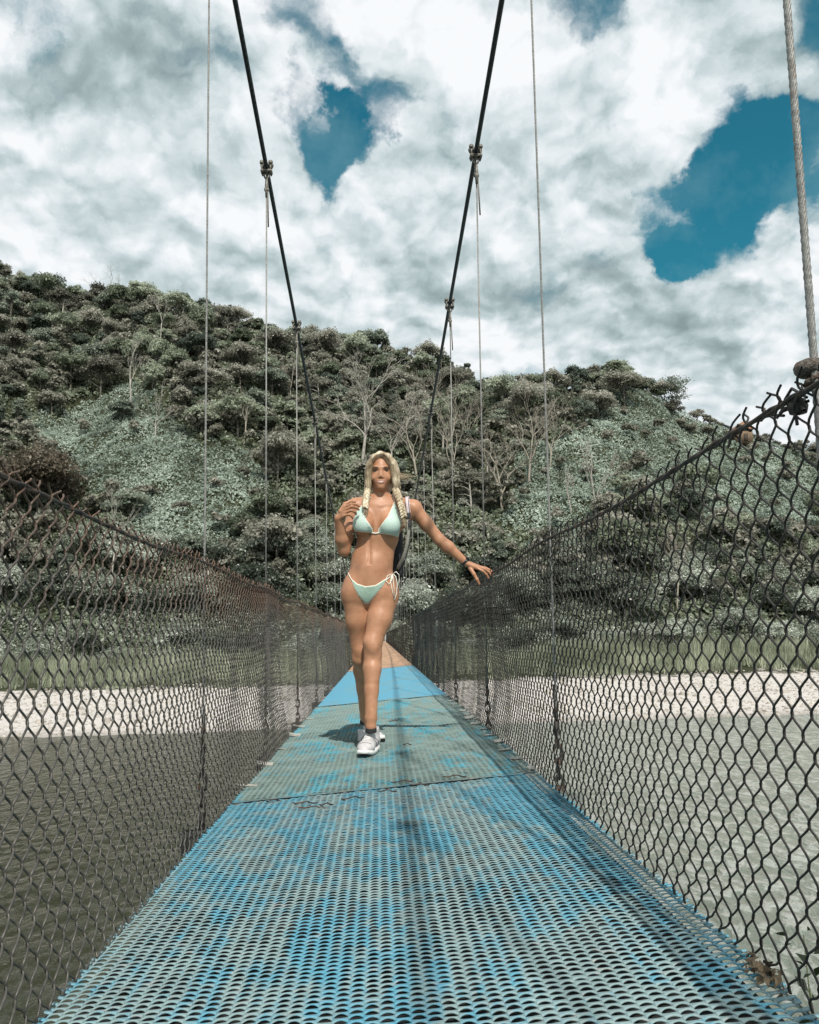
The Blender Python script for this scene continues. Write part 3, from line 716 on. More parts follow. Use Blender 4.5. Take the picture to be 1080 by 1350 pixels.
for y, m in ((3.815, M_SEAM), (8.765, M_SEAM), (17.315, M_D3)):
    xs = np.linspace(XL, XR, 30); w1 = .010 + vnoise(xs, xs * 0, .15, 7) * .012; t1 = np.stack([xs, y - w1, dz(xs) + .0050 + vnoise(xs, xs * 0, .2, 8) * .004], -1); t2 = np.stack([xs, y + .014 + 0 * xs, dz(xs) + .005], -1)
    V = np.vstack([t1, t2, t1 - [0, 0, .004], t2 - [0, 0, .004]]); i = np.arange(29)[:, None]; mb = MB()
    mb.add(V, np.vstack([np.hstack([i, i + 1, i + 31, i + 30]), np.hstack([i + 60, i + 90, i + 91, i + 61]), np.hstack([i, i + 60, i + 61, i + 1]), np.hstack([i + 30, i + 31, i + 91, i + 90])])); mb.build('seam_plate', m, bridge)
# added dark sheet standing in for shade below the mesh; floor beams
for y0, y1 in ((-.6, 3.8), (3.83, 8.75)):
    mb = MB(); mb.add([[XL + .02, y0, dz(XL) - .030], [XR - .02, y0, dz(XR) - .030], [XR - .02, y1, dz(XR) - .030], [XL + .02, y1, dz(XL) - .030],
                       [XL + .02, y0, dz(XL) - .036], [XR - .02, y0, dz(XR) - .036], [XR - .02, y1, dz(XR) - .036], [XL + .02, y1, dz(XL) - .036]],
                      [[0, 1, 2, 3], [7, 6, 5, 4], [0, 4, 5, 1], [1, 5, 6, 2], [2, 6, 7, 3], [3, 7, 4, 0]]); mb.build('shade_sheet', M_SHADE_SHEET, bridge)
HY = [-.8, 1.33, 3.53, 5.62, 7.78, 10.1] + [10.05 + 2.2 * k for k in range(1, 36)]
HY = [h for h in HY if h < 87]
tilt = math.atan(.068); RB = np.array([[math.cos(tilt), 0, -math.sin(tilt)], [0, 1, 0], [math.sin(tilt), 0, math.cos(tilt)]])
for hy in HY:
    MB().box((-.02, hy, float(dz(-.02)) - .085), (1.60, .075, .085), RB, .006).build('floor_beam', M_STEEL, bridge)
for sx in (-.5, .02, .54):
    MB().box((sx, 43.5, float(dz(sx)) - .055), (.05, 88, .03)).build('stringer', M_STEEL, bridge)
# main cables
for cx, side in ((CXL, 'left'), (CXR, 'right')):
    ys = np.linspace(-6, 88, 110); o = MB().tube(np.stack([np.full_like(ys, cx), ys, cable_z(ys, -1 if cx < 0 else 1)], -1), .0155, 10).build('main_cable', M_CABLE, bridge, True)
def helix(a, b, r, strands, rs, pitch, n):
    a = np.asarray(a, float); b = np.asarray(b, float); k = np.linspace(0, 1, n); L = np.linalg.norm(b - a); mb = MB()
    for s in range(strands):
        th = 2 * PI * (k * L / pitch + s / strands)
        mb.tube(a + (b - a) * k[:, None] + r * np.stack([np.cos(th), np.sin(th), 0 * th], -1), rs, 6)
    return mb
def clamp_mb(p, s=1.0):
    """double saddle clamp over the main cable: two plates, bolts and nuts"""
    mb = MB(); p = np.asarray(p, float)
    for sx in (-1, 1):
        for sy in (-1, 1):
            mb.tube([p + [sx * .031 * s, sy * .022 * s, -.045 * s], p + [sx * .031 * s, sy * .022 * s, .05 * s]], .0065 * s, 8)
            mb.lathe([(0, .012), (.015, .012), (.017, .006), (.017, -.006), (.015, -.012), (0, -.012)], p + [sx * .031 * s, sy * .022 * s, .036 * s], 6)
    mb.box(p + [0, 0, .022 * s], (.085 * s, .06 * s, .018 * s), None, .005)
    mb.box(p + [0, 0, -.026 * s], (.085 * s, .06 * s, .018 * s), None, .005)
    k = np.linspace(0, PI, 9); mb.tube(np.stack([p[0] + .02 * s * np.cos(k), np.full(9, p[1]), p[2] - .03 * s - .05 * s * np.sin(k)], -1), .008 * s, 6)
    return mb
rh = random.Random(5)
for k, hy in enumerate(HY):
    for cx, sg in ((CXL, -1), (CXR, 1)):
        zb = float(dz(cx)) - .06
        yt, yb = ((hy, hy) if k == 0 or k > 5 else ((1.40, 1.40), (3.53, 3.63), (5.57, 5.64), (7.75, 7.70), (10.05, 10.0))[k - 1] if sg < 0 else ((1.135, 1.31), (3.18, 3.45), (5.18, 5.61), (7.35, 7.94), (10.3, 10.35))[k - 1])
        zt = float(cable_z(yt, sg)); top = np.array([cx, yt, zt]); bot = np.array([cx + rh.uniform(-.006, .006), yb, zb])
        near = hy < 2
        rr_ = .0055 if hy < 12 else .0042
        if near or hy < 4: h = helix(bot + [0, 0, .32], top - [0, 0, .11], .0040 if near else .0028, 6, .0030 if near else .0020, .075, 240).build('suspender', M_ROPE, bridge, True)
        else: h = MB().tube([bot + [0, 0, .3], top - [0, 0, .11]], rr_, 6).build('suspender', M_ROPE, bridge, True)
        if hy < 32:
            clamp_mb(top, 1.0 if hy < 12 else .8).build('clamp', M_CLAMP, h)
            mb = MB(); e0 = top - [0, 0, .115]                   # eye, thimble and cable grips below the saddle
            mb.tube([top - [0, 0, .075], e0 - [0, 0, .02], e0 - [0, 0, .11]], [.009, .013, .009], 8)
            mb.box(e0 - [0, 0, .05], (.034, .022, .02), None, .003); mb.tube([e0 - [-.008, 0, .02], e0 - [-.014, .003, .34]], .0055, 6)
            mb.build('cable_grip', M_CLAMP, h)
        mb = MB(); t0 = bot + [0, 0, .30]                     # turnbuckle and chain links down to the beam
        if hy < 20:
            k_ = np.linspace(0, 2 * PI, 13)
            for q in range(4):
                ax = np.array([1, 0, 0]) if q % 2 else np.array([0, 1, 0]); c = t0 - [0, 0, .045 + q * .062]
                mb.tube(c + np.outer(np.cos(k_), ax) * .016 + np.outer(np.sin(k_), [0, 0, 1]) * .040, .0065, 6, False)
            mb.tube([t0 + [0, 0, .02], t0 - [0, 0, .03]], .012, 8); mb.tube([t0 + [0, 0, .17], t0 + [0, 0, .02]], .009, 8)
            mb.box(bot + [0, 0, .035], (.03, .05, .06), None, .005)
        else: mb.tube([t0, bot], .012, 6)
        mb.build('turnbuckle', M_CLAMPD, h)
# the corroded knot of clamps on the nearest right hanger
kn = P(1070, 490, 1.29)
mb = MB()
k = np.linspace(0, 1, 9)
mb.lathe([(.002, -.014), (.020, -.013), (.0265, -.006), (.0275, .002), (.024, .010), (.012, .015), (.002, .016)], kn + [0, 0, .006], 14)
mb.lathe([(.002, -.010), (.019, -.009), (.022, 0), (.018, .008), (.002, .009)], kn + [.008, 0, -.020], 12)
mb.tube([kn + [-.018, -.014, -.024], kn + [.03, -.022, .004]], .006, 6); mb.tube([kn + [.0, -.02, .0], kn + [.05, -.01, .004]], .0075, 6)
o = mb.build('cable_grip', simple('grip_rust', (.15, .13, .11), .7, .4, .6, 140, 1.0, (.20, .11, .065), (.5, .62)), bridge, True)
o['label'] = 'corroded clamp knot on the nearest right hanger'
# bent tabs along the edges of the grey panel
rt = np.random.default_rng(8); M_TAB = simple('bent_tab', (.42, .41, .36), .5, .3, .4, 40)
for k in range(15):
    mb = MB()
    y = 3.9 + k * .33 + rt.uniform(-.05, .05); x = XR + rt.uniform(-.02, .03); w_ = rt.uniform(.03, .07)
    t_ = np.linspace(0, 1, 5); p = np.stack([x - .05 + .1 * t_, np.full(5, y), float(dz(x)) + .006 + .018 * t_ ** 2 * rt.uniform(.1, 1.3)], -1)
    V = np.vstack([p - [0, w_ / 2, 0], p + [0, w_ / 2, rt.uniform(-.006, .012)]]); V = np.vstack([V, V - [0, 0, .003]])
    q = [[i, i + 1, i + 6, i + 5] for i in range(4)] + [[i + 10, i + 15, i + 16, i + 11] for i in range(4)]; mb.add(V, q); mb.build('bent_edge', M_TAB, bridge)
    if k % 2:
        x2 = XL - rt.uniform(-.02, .02); V2 = V.copy(); V2[:, 0] = 2 * ((XL + XR) / 2) - V[:, 0]; V2[:, 2] += float(dz(XL) - dz(XR)); mb = MB(); mb.add(V2, q); mb.build('bent_edge', M_TAB, bridge)
# hanging flap of plate beside the first right beam, wires and bits lying at the seams
V = np.array([P(733, 1043, 3.45), P(768, 1047, 3.3), P(772, 1082, 3.25), P(752, 1068, 3.35)]); V = np.vstack([V, V + [.0, .004, -.002]])
mb = MB(); mb.add(V, [[0, 1, 2, 3], [7, 6, 5, 4], [0, 4, 5, 1], [1, 5, 6, 2], [2, 6, 7, 3], [3, 7, 4, 0]]); mb.build('loose_plate', simple('plate_grey', (.12, .14, .125), .6), bridge)
mb = MB()
for (px, py) in ((412, 1059), (465, 1050), (510, 1044), (553, 1039), (430, 1056), (402, 1052), (530, 1033), (600, 1031), (537, 984), (520, 952), (360, 1046)):
    d = ray(px, py); t_ = -.67 / d[2]; c = CPOS + d * t_; c[2] = float(dz(c[0])) + .010
    a = rt.uniform(-.3, .3); L_ = rt.uniform(.02, .07); s = np.linspace(-1, 1, 6)
    mb = MB(); mb.tube(np.stack([c[0] + s * L_ * math.cos(a), c[1] + s * L_ * math.sin(a) + .01 * np.sin(s * 5), c[2] + .004 * np.cos(s * 4)], -1), .003, 5); mb.build('tie_wire', M_CLAMPD, bridge)
# debris at the deck edge
c0 = P(1030, 1290, 1.55); mb = MB()
for k in range(26):
    c = np.array([XR - .01 + rt.normal(0, .010), 1.56 + rt.normal(0, .040), float(dz(XR)) + .012 + abs(rt.normal(0, .004))])
    lv, lq = leafquads(c[None].repeat(3, 0) + rt.normal(0, .006, (3, 3)), np.tile([0, 0, 1.], (3, 1)), rt.uniform(.006, .014, 3), rt, .8); mb.add(lv, lq)
tag(mb.build('dead_leaf_clump', simple('dead_leaf', (.22, .16, .10), .9, 0, .5, 80), None), 'clump of brown dead leaves caught at the foot of the right fence', 'leaf litter')
# towers and abutments
M_CON = simple('concrete', (.33, .32, .30), .9, 0, .3, 2, .4)
for ty in (-6.0, 88.0):
    for cx in (CXL, CXR):
        g = float(ground(cx, ty)); tz_ = float(cable_z(ty, -1 if cx < 0 else 1)) + .08; MB().box((cx, ty, (g + tz_) / 2), (.28, .3, tz_ - g), None, .02).build('tower_post', M_CON, bridge)
    MB().box((0, ty, 3.7 if ty > 0 else 4.6), (1.18, .22, .25), None, .02).build('tower_beam', M_CON, bridge)
MB().box((0, 96.2, -1.9), (2.2, 10, 3.8), None, .03).build('abutment', M_CON, bridge)
for cx in (CXL, CXR):
    MB().tube([(cx, 88, float(cable_z(88, -1 if cx < 0 else 1))), (cx, 100, -1.2)], .0155, 8).build('backstay', M_CABLE, bridge)

# ------------------------------------------------------------------ chain-link fences
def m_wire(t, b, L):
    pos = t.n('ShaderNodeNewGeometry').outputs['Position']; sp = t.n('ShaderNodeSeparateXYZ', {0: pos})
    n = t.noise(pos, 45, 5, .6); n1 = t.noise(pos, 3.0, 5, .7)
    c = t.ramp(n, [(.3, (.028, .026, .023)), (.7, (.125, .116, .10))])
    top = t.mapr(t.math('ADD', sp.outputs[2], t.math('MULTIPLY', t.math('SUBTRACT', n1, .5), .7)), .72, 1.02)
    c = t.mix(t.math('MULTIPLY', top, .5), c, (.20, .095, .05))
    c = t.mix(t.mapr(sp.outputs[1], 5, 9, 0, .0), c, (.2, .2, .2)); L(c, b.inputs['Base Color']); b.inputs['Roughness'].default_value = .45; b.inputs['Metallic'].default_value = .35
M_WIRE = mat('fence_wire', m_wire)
def m_wire_shade(t, b, L):  # same wire darkened: shade on the right fence put into its colour
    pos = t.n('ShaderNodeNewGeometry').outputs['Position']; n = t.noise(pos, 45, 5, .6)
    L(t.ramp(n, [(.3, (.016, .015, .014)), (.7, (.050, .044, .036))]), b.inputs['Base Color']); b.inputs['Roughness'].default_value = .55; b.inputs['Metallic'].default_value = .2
M_WIRE_SHADE = mat('fence_wire_shade', m_wire_shade)
PW, PH = .0350, .0715
def fence_base(side, y):
    x = (XL - .004 if side < 0 else XR + .006) + vnoise(y, y * 0, .8, 60 + side, 3) * .022 * side
    return x, dz(x) + .004 + vnoise(y, y * 0, .35, 63, 2) * .012
def fence_top(side, y):
    x = (CXL + .018 if side < 0 else CXR - .014)
    hy = np.asarray(HY); j = np.clip(np.searchsorted(hy, y), 1, len(hy) - 1); f = np.clip((y - hy[j - 1]) / (hy[j] - hy[j - 1]), 0, 1)
    z = (1.005 if side < 0 else 1.055) - .022 * np.sin(PI * f) ** 2 + vnoise(y, y * 0, 1.1, 70 + side, 2) * .02
    return x + vnoise(y, y * 0, .9, 72 + side, 3) * .025, z
def warp(side, s, v, lat):
    """s along the bridge, v height 0..1, lat sideways"""
    bx, bz = fence_base(side, s); tx, tz = fence_top(side, s)
    bulge = (vnoise(s, v * 1.2, .9, 75 + side, 3) * .05 + .02 * side) * np.clip(v * 4, 0, 1) * np.clip((1 - v) * 4, 0, 1)
    edge = np.clip(1 - v * 5, 0, 1)
    x = bx + (tx - bx) * v + bulge + lat; z = bz + (tz - bz) * v + vnoise(s * 4, v * 3, 1, 81, 3) * .022 * np.clip(v * 6, .25, 1)
    y = s + vnoise(s * 2, v * 2.5, 1, 83, 3) * .035 + edge * vnoise(s, v * 6, .12, 85 + side, 2) * .035
    return np.stack([x, y, z], -1)
def wires(side, y0, y1, sub, sides, r, mult=1):
    pw, ph = PW * mult, PH * mult; n = int((y1 - y0) / pw); nk = int(round(1.0 / (ph / 2))); K = nk + (1 if mult == 1 else 0)
    i = np.arange(n)[:, None, None]; k = np.arange(K)[None, :, None]; t = (np.arange(sub) / sub)[None, None, :]
    up = ((k + i) % 2 == 0)
    f = t - .085 * np.sin(2 * PI * t)
    s = y0 + i * pw + np.where(up, f, 1 - f) * pw * 1.06
    v = (k + t) / nk + 0 * i; lat = .0045 * mult * np.sin(PI * t) * np.where(up, 1, -1) + 0 * i
    s, v, lat = [np.broadcast_to(q, (n, K, sub)).reshape(n, -1) for q in (s, v, lat)]
    if mult == 1:                       # ragged ends above the top cable
        rg = np.random.default_rng(5 + side); cut = rg.uniform(.0, .045, (n, 1)) * 1.0
        v = np.where(v > 1, 1 + (v - 1) * (.55 + cut * 8), v); s = s + np.where(v > 1, (v - 1) * rg.uniform(-.6, .6, (n, 1)), 0)
        lat = lat + np.where(v > .985, rg.uniform(-.25, .25, (n, 1)) * (v - .985), 0)
    pts = warp(side, s, v, lat)                       # n, m, 3
    m = pts.shape[1]; tg = np.gradient(pts, axis=1); tg /= np.linalg.norm(tg, axis=2, keepdims=True) + 1e-12
    a = np.cross(tg, np.array([1., .0, 0.])); a /= np.linalg.norm(a, axis=2, keepdims=True) + 1e-9; b = np.cross(tg, a)
    th = np.linspace(0, 2 * PI, sides, endpoint=False)
    V = pts[:, :, None] + r * (np.cos(th)[:, None] * a[:, :, None] + np.sin(th)[:, None] * b[:, :, None])
    base = (np.arange(n)[:, None, None] * m + np.arange(m - 1)[None, :, None]) * sides; j = np.arange(sides)[None, None]; j2 = (j + 1) % sides
    Q = np.stack([base + j, base + j2, base + sides + j2, base + sides + j], -1).reshape(-1, 4)
    return V.reshape(-1, 3), Q
for side, nm, M in ((-1, 'left', M_WIRE), (1, 'right', M_WIRE_SHADE)):
    e = empty('chain_link_fence', (CXL if side < 0 else CXR, 0, 0))
    tag(e, 'sunlit brownish chain-link fence along the left edge of the bridge' if side < 0 else 'dark chain-link fence along the right edge of the bridge that the woman touches', 'fence')
    mb = MB(); y_end = 87
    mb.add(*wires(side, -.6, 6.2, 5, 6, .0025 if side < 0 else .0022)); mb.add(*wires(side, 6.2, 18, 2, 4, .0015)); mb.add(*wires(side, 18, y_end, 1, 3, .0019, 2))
    o = mb.build('wire_mesh', M, None, True); o.parent = e; o.matrix_parent_inverse = Matrix.Translation((-e.location.x, 0, 0))
    ys = np.concatenate([np.arange(-.6, 20, .08), np.arange(20, y_end, .6)]); tx, tz = fence_top(side, ys); cb = MB()
    base = np.stack([tx, ys, tz - .006], -1)
    for s_ in range(2 if side > 0 else 2):
        th = ys * 28 + s_ * PI; cb.tube(base + np.stack([np.cos(th), 0 * th, np.sin(th)], -1) * .0035, .0042, 6)
    o = cb.build('top_cable', M_CLAMPD, None, True); o.parent = e; o.matrix_parent_inverse = Matrix.Translation((-e.location.x, 0, 0))
    bt = MB(); bx, bz = fence_base(side, ys); bt.tube(np.stack([bx + .012 * side, ys, bz - .02], -1), .0022, 5)
    o = bt.build('bottom_cable', M_CLAMPD, None, True); o.parent = e; o.matrix_parent_inverse = Matrix.Translation((-e.location.x, 0, 0))
    if side > 0:
        q = P(1052, 536, 1.33); mb = MB(); mb.lathe([(.001, -.014), (.014, -.012), (.017, 0), (.013, .012), (.001, .014)], q, 10)
        for k in range(7):
            a = rt.uniform(0, 6.28); d_ = np.array([rt.normal(0, .006), rt.normal(0, .012), rt.normal(0, .014)]); mb.tube([q - d_, q + d_ * 1.2 + [0, .005, .006], q + d_ * 2], .003, 5)
        for a_, b_ in (((1030, 543), (1044, 512)), ((1044, 512), (1064, 524)), ((1012, 549), (1034, 548)), ((973, 560), (990, 568)), ((973, 562), (960, 590)), ((1003, 555), (1018, 545))):
            p0, p1 = P(*a_, 1.36 + (1052 - a_[0]) * .0022), P(*b_, 1.36 + (1052 - b_[0]) * .0022); mb.tube([p0, (p0 + p1) / 2 + [0, .004, .003], p1], .0028, 5)
        o = mb.build('wire_knot', M_CLAMPD, None, True); o.parent = e; o.matrix_parent_inverse = Matrix.Translation((-e.location.x, 0, 0))

# ------------------------------------------------------------------ the woman (one continuous body grown from a distance field)
YB = 5.05                                   # her distance along the bridge
K_ = YB / 1081.0                            # metres per photo pixel there
HS = .0036                                  # voxel
LO = np.array([-.38, 4.60, -.06]); HI = np.array([.80, 5.78, 1.92])
GN = np.ceil((HI - LO) / HS).astype(int)
def newf(): return np.full(GN, 1.0, np.float32)
def smin(a, b, k):
    h = np.clip(.5 + .5 * (b - a) / k, 0, 1); return b * (1 - h) + a * h - k * h * (1 - h)
def sub(F, lo, hi, m=.07, o=None, hs=None):
    o = LO if o is None else o; hs = hs or HS
    i0 = np.maximum(((np.minimum(lo, hi) - m - o) / hs).astype(int), 0); i1 = np.minimum(((np.maximum(lo, hi) + m - o) / hs).astype(int) + 1, F.shape)
    sl = tuple(slice(a, b) for a, b in zip(i0, i1))
    G = np.meshgrid(*[(o[c] + hs * np.arange(i0[c], i1[c])).astype(np.float32) for c in range(3)], indexing='ij', sparse=True)
    return sl, G
def cone(F, a, b, ra, rb, k=.02, sq=(1, 1, 1), **kw):
    """tapered capsule from a to b; sq squashes the cross-section along an axis"""
    a = np.asarray(a, float); b = np.asarray(b, float); R = max(ra, rb)
    sl, (X, Y, Z) = sub(F, np.minimum(a, b) - R * 1.3, np.maximum(a, b) + R * 1.3, **kw)
    d = b - a; L2 = d @ d
    t = np.clip(((X - a[0]) * d[0] + (Y - a[1]) * d[1] + (Z - a[2]) * d[2]) / L2, 0, 1)
    q = np.sqrt(((X - a[0] - t * d[0]) / sq[0]) ** 2 + ((Y - a[1] - t * d[1]) / sq[1]) ** 2 + ((Z - a[2] - t * d[2]) / sq[2]) ** 2)
    F[sl] = smin(F[sl], (q - (ra + (rb - ra) * t)) * min(sq), k)
def ell(F, c, r, k=.02, rz=0., rx=0., ry=0., **kw):
    c = np.asarray(c, float); r = np.asarray(r, float); R = r.max()
    sl, (X, Y, Z) = sub(F, c - R, c + R, **kw); x = X - c[0]; y = Y - c[1]; z = Z - c[2]
    if rz: x, y = x * math.cos(rz) + y * math.sin(rz), -x * math.sin(rz) + y * math.cos(rz)
    if ry: x, z = x * math.cos(ry) + z * math.sin(ry), -x * math.sin(ry) + z * math.cos(ry)
    if rx: y, z = y * math.cos(rx) + z * math.sin(rx), -y * math.sin(rx) + z * math.cos(rx)
    k0 = np.sqrt((x / r[0]) ** 2 + (y / r[1]) ** 2 + (z / r[2]) ** 2); k1 = np.sqrt((x / r[0] ** 2) ** 2 + (y / r[1] ** 2) ** 2 + (z / r[2] ** 2) ** 2) + 1e-9
    F[sl] = smin(F[sl], k0 * (k0 - 1) / k1, k)
def carve(F, c, r, k=.008, **kw):
    c = np.asarray(c, float); r = np.asarray(r, float); sl, (X, Y, Z) = sub(F, c - r.max(), c + r.max(), m=.05, **kw)
    k0 = np.sqrt(((X - c[0]) / r[0]) ** 2 + ((Y - c[1]) / r[1]) ** 2 + ((Z - c[2]) / r[2]) ** 2)
    F[sl] = -smin(-F[sl], (k0 - 1) * r.min(), k)
def nets(F, o=None, hs=None):
    """naive surface nets"""
    o = LO if o is None else np.asarray(o); hs = hs or HS; S = F < 0
    c = np.zeros(tuple(n - 1 for n in F.shape), np.int8)
    for dx in (0, 1):
        for dy in (0, 1):
            for dz_ in (0, 1): c += S[dx:dx + c.shape[0], dy:dy + c.shape[1], dz_:dz_ + c.shape[2]]
    act = (c > 0) & (c < 8); I = np.argwhere(act); idx = np.full(c.shape, -1, np.int32); idx[act] = np.arange(len(I))
    acc = np.zeros((len(I), 3)); cnt = np.zeros(len(I))
    cor = np.array([[x, y, z] for x in (0, 1) for y in (0, 1) for z in (0, 1)])
    val = [F[I[:, 0] + q[0], I[:, 1] + q[1], I[:, 2] + q[2]].astype(float) for q in cor]
    for a in range(8):
        for b in range(a + 1, 8):
            if abs(cor[a] - cor[b]).sum() != 1: continue
            m = (val[a] < 0) != (val[b] < 0); t = np.where(m, val[a] / np.where(m, val[a] - val[b], 1), 0)
            acc += m[:, None] * (cor[a] + t[:, None] * (cor[b] - cor[a])); cnt += m
    V = o + hs * (I + acc / cnt[:, None]); Q = []
    for ax in range(3):
        u, v = [(1, 2), (2, 0), (0, 1)][ax]
        s0 = [slice(1, -1)] * 3; s1 = [slice(1, -1)] * 3; s0[ax] = slice(0, -1); s1[ax] = slice(1, None)
        A = S[tuple(s0)]; B = S[tuple(s1)]; E_ = np.argwhere(A != B)
        if not len(E_): continue
        sg = A[E_[:, 0], E_[:, 1], E_[:, 2]]; E_ = E_ + 1; E_[:, ax] -= 1
        def at(du, dv):
            q = E_.copy(); q[:, u] -= du; q[:, v] -= dv; return idx[q[:, 0], q[:, 1], q[:, 2]]
        q = np.stack([at(1, 1), at(0, 1), at(0, 0), at(1, 0)], -1); q[~sg] = q[~sg][:, ::-1]; Q.append(q)
    Q = np.vstack(Q); Q = Q[(Q >= 0).all(1)]
    return V, Q
def B(px, py, dy=0.): return P(px, py, YB + dy)   # photo pixel -> point at her depth

# --- torso
T_ = newf()
chest_c = B(499, 684, .015)
ell(T_, chest_c, (.132, .092, .155), .03)
ell(T_, B(499, 702, .01), (.126, .090, .12), .03)
cone(T_, B(482, 669, .02), B(525, 668, .025), .058, .058, .05)          # shoulder girdle
cone(T_, B(470, 668, .015), B(478, 690, .03), .050, .055, .03)
cone(T_, B(545, 672, .03), B(523, 690, .035), .046, .055, .03)
cone(T_, B(497, 715, .015), B(491, 738, .012), .100, .098, .05, (1.10, .78, 1))     # waist
cone(T_, B(491, 738, .012), B(488, 768, .02), .100, .125, .05, (1.15, .80, 1))
cone(T_, B(477, 780, .03), B(499, 780, .03), .108, .108, .05, (1.06, .88, 1.05))
ell(T_, B(491, 752, -.055), (.075, .035, .085), .04)                     # belly
cone(T_, B(502, 664, .025), B(502, 645, .012), .052, .048, .035)         # neck
cone(T_, B(502, 658, .0), B(477, 664, .02), .026, .030, .03); cone(T_, B(503, 658, .0), B(537, 664, .03), .026, .030, .03)   # trapezius
cone(T_, B(500, 667, -.052), B(473, 664, -.012), .010, .010, .02); cone(T_, B(504, 667, -.052), B(538, 664, -.005), .010, .010, .02)  # collar bones
for (px, py, s) in ((479.5, 692, 1), (513.5, 693, 1)):                   # breasts
    ell(T_, B(px, py, -.072), (.062, .062, .064), .022)
    ell(T_, B(px + (1 if px < 500 else -1), py - 9, -.05), (.05, .045, .055), .03)
carve(T_, B(487, 720, -.104), (.005, .022, .060), .022);
carve(T_, B(485, 739, -.105), (.006, .016, .011), .008)                  # navel
# buttocks
ell(T_, B(470, 786, .085), (.085, .085, .095), .04); ell(T_, B(506, 786, .085), (.085, .085, .095), .04)
# --- legs
def leg(hip, knee, ank, fr, hipr):
    Lf = newf(); hip, knee, ank = map(np.asarray, (hip, knee, ank))
    m = hip + (knee - hip) * .42
    cone(Lf, hip, m, hipr, .073, .03); cone(Lf, m, knee + [0, .004, .03], .073, .054, .03)
    cone(Lf, knee + [0, .006, .03], knee - [0, -.008, .05], .052, .048, .03)
    ell(Lf, knee + [0, -.035, .0], (.030, .024, .036), .02)                # kneecap
    c = knee + (ank - knee) * .30
    cone(Lf, knee - [0, -.01, .04], c + [0, .022, 0], .046, .050, .03); cone(Lf, c + [0, .022, 0], knee + (ank - knee) * .62 + [0, .01, 0], .050, .037, .03)
    cone(Lf, knee + (ank - knee) * .3 + [0, -.004, 0], ank, .038, .029, .03); cone(Lf, knee + (ank - knee) * .6, ank - [0, 0, .05], .035, .031, .02)
    ell(Lf, ank + [.026, .004, -.005], (.010, .012, .012), .01); ell(Lf, ank + [-.026, .004, .0], (.010, .012, .012), .01)
    return Lf
zc = (LO[2] + HS * np.arange(GN[2])).astype(np.float32)
kz = (.006 + .045 * np.clip((zc - .83) / .12, 0, 1))[None, None, :]
ANF = P(489, 946, 4.93); ANB = P(481, 937, 5.50)
LF = leg(B(506, 790, .015), P(491.5, 854, 4.99), ANF, None, .088)
LB = leg(B(470, 790, .03), P(475.5, 858, 5.12), ANB, None, .085)
D = smin(T_, LF, kz); D = smin(D, LB, kz); del LF, LB, T_
# --- arms
A1 = newf()                                      # her right arm, folded, hand at the braid
S1, E1, W1 = B(469, 668, .02), B(453.5, 726, -.03), P(446, 683, YB - .14)
ell(A1, S1, (.052, .05, .052), .02)
cone(A1, S1, S1 + (E1 - S1) * .5, .047, .040, .02); cone(A1, S1 + (E1 - S1) * .5, E1, .040, .033, .02)
cone(A1, E1, E1 + (W1 - E1) * .35, .036, .038, .02); cone(A1, E1 + (W1 - E1) * .35, W1, .038, .024, .02)
A2 = newf()                                      # her left arm, stretched to the fence
S2, E2, W2 = B(545, 670, .03), P(580, 712, YB + .04), P(615, 742.5, YB + .05)
ell(A2, S2, (.054, .052, .054), .02)
cone(A2, S2, S2 + (E2 - S2) * .5, .047, .042, .02); cone(A2, S2 + (E2 - S2) * .5, E2, .041, .034, .02)
cone(A2, E2, E2 + (W2 - E2) * .3, .034, .037, .02); cone(A2, E2 + (W2 - E2) * .3, W2, .037, .023, .02, (1, .9, 1))
def hand(F, wrist, palm, fingers, thumb):
    """palm: two points; fingers: joint lists of three bones each"""
    p0, p1, wv = palm
    for s in (-1, -.33, .33, 1): cone(F, wrist + wv * s * .3, p1 + wv * s, .017, .0125, .008)
    for j, f in enumerate(fingers):
        r = (.0095, .0098, .0095, .0082)[j]
        for a, b, ra, rb in zip(f[:-1], f[1:], (r, r * .95, r * .85), (r * .95, r * .85, r * .72)): cone(F, a, b, ra, rb, .0015)
    for a, b, ra, rb in zip(thumb[:-1], thumb[1:], (.014, .0115, .010), (.0115, .010, .008)): cone(F, a, b, ra, rb, .006)
# right hand: back of the hand to the camera, fingers curled towards the braid
yH = YB - .17
pk = [P(455, 668.5, yH), P(456, 672, yH), P(455.5, 676, yH), P(453.5, 680, yH + .005)]
wv = (pk[0] - pk[3]) / 2
hand(A1, W1, (W1, (pk[0] + pk[3]) / 2, wv),
     [[pk[0], P(463, 664.5, yH - .018), P(470, 665, yH + .002), P(474, 667.5, yH + .012)],
      [pk[1], P(464, 668, yH - .022), P(470.5, 669.5, yH), P(473, 672, yH + .012)],
      [pk[2], P(463, 673, yH - .022), P(468.5, 675, yH - .002), P(469.5, 678, yH + .012)],
      [pk[3], P(460, 678.5, yH - .018), P(464, 681, yH), P(465, 683.5, yH + .01)]],
     [P(449, 674, yH + .01), P(455, 664.5, yH + .012), P(462, 661, yH + .02), P(468, 661.5, yH + .028)])
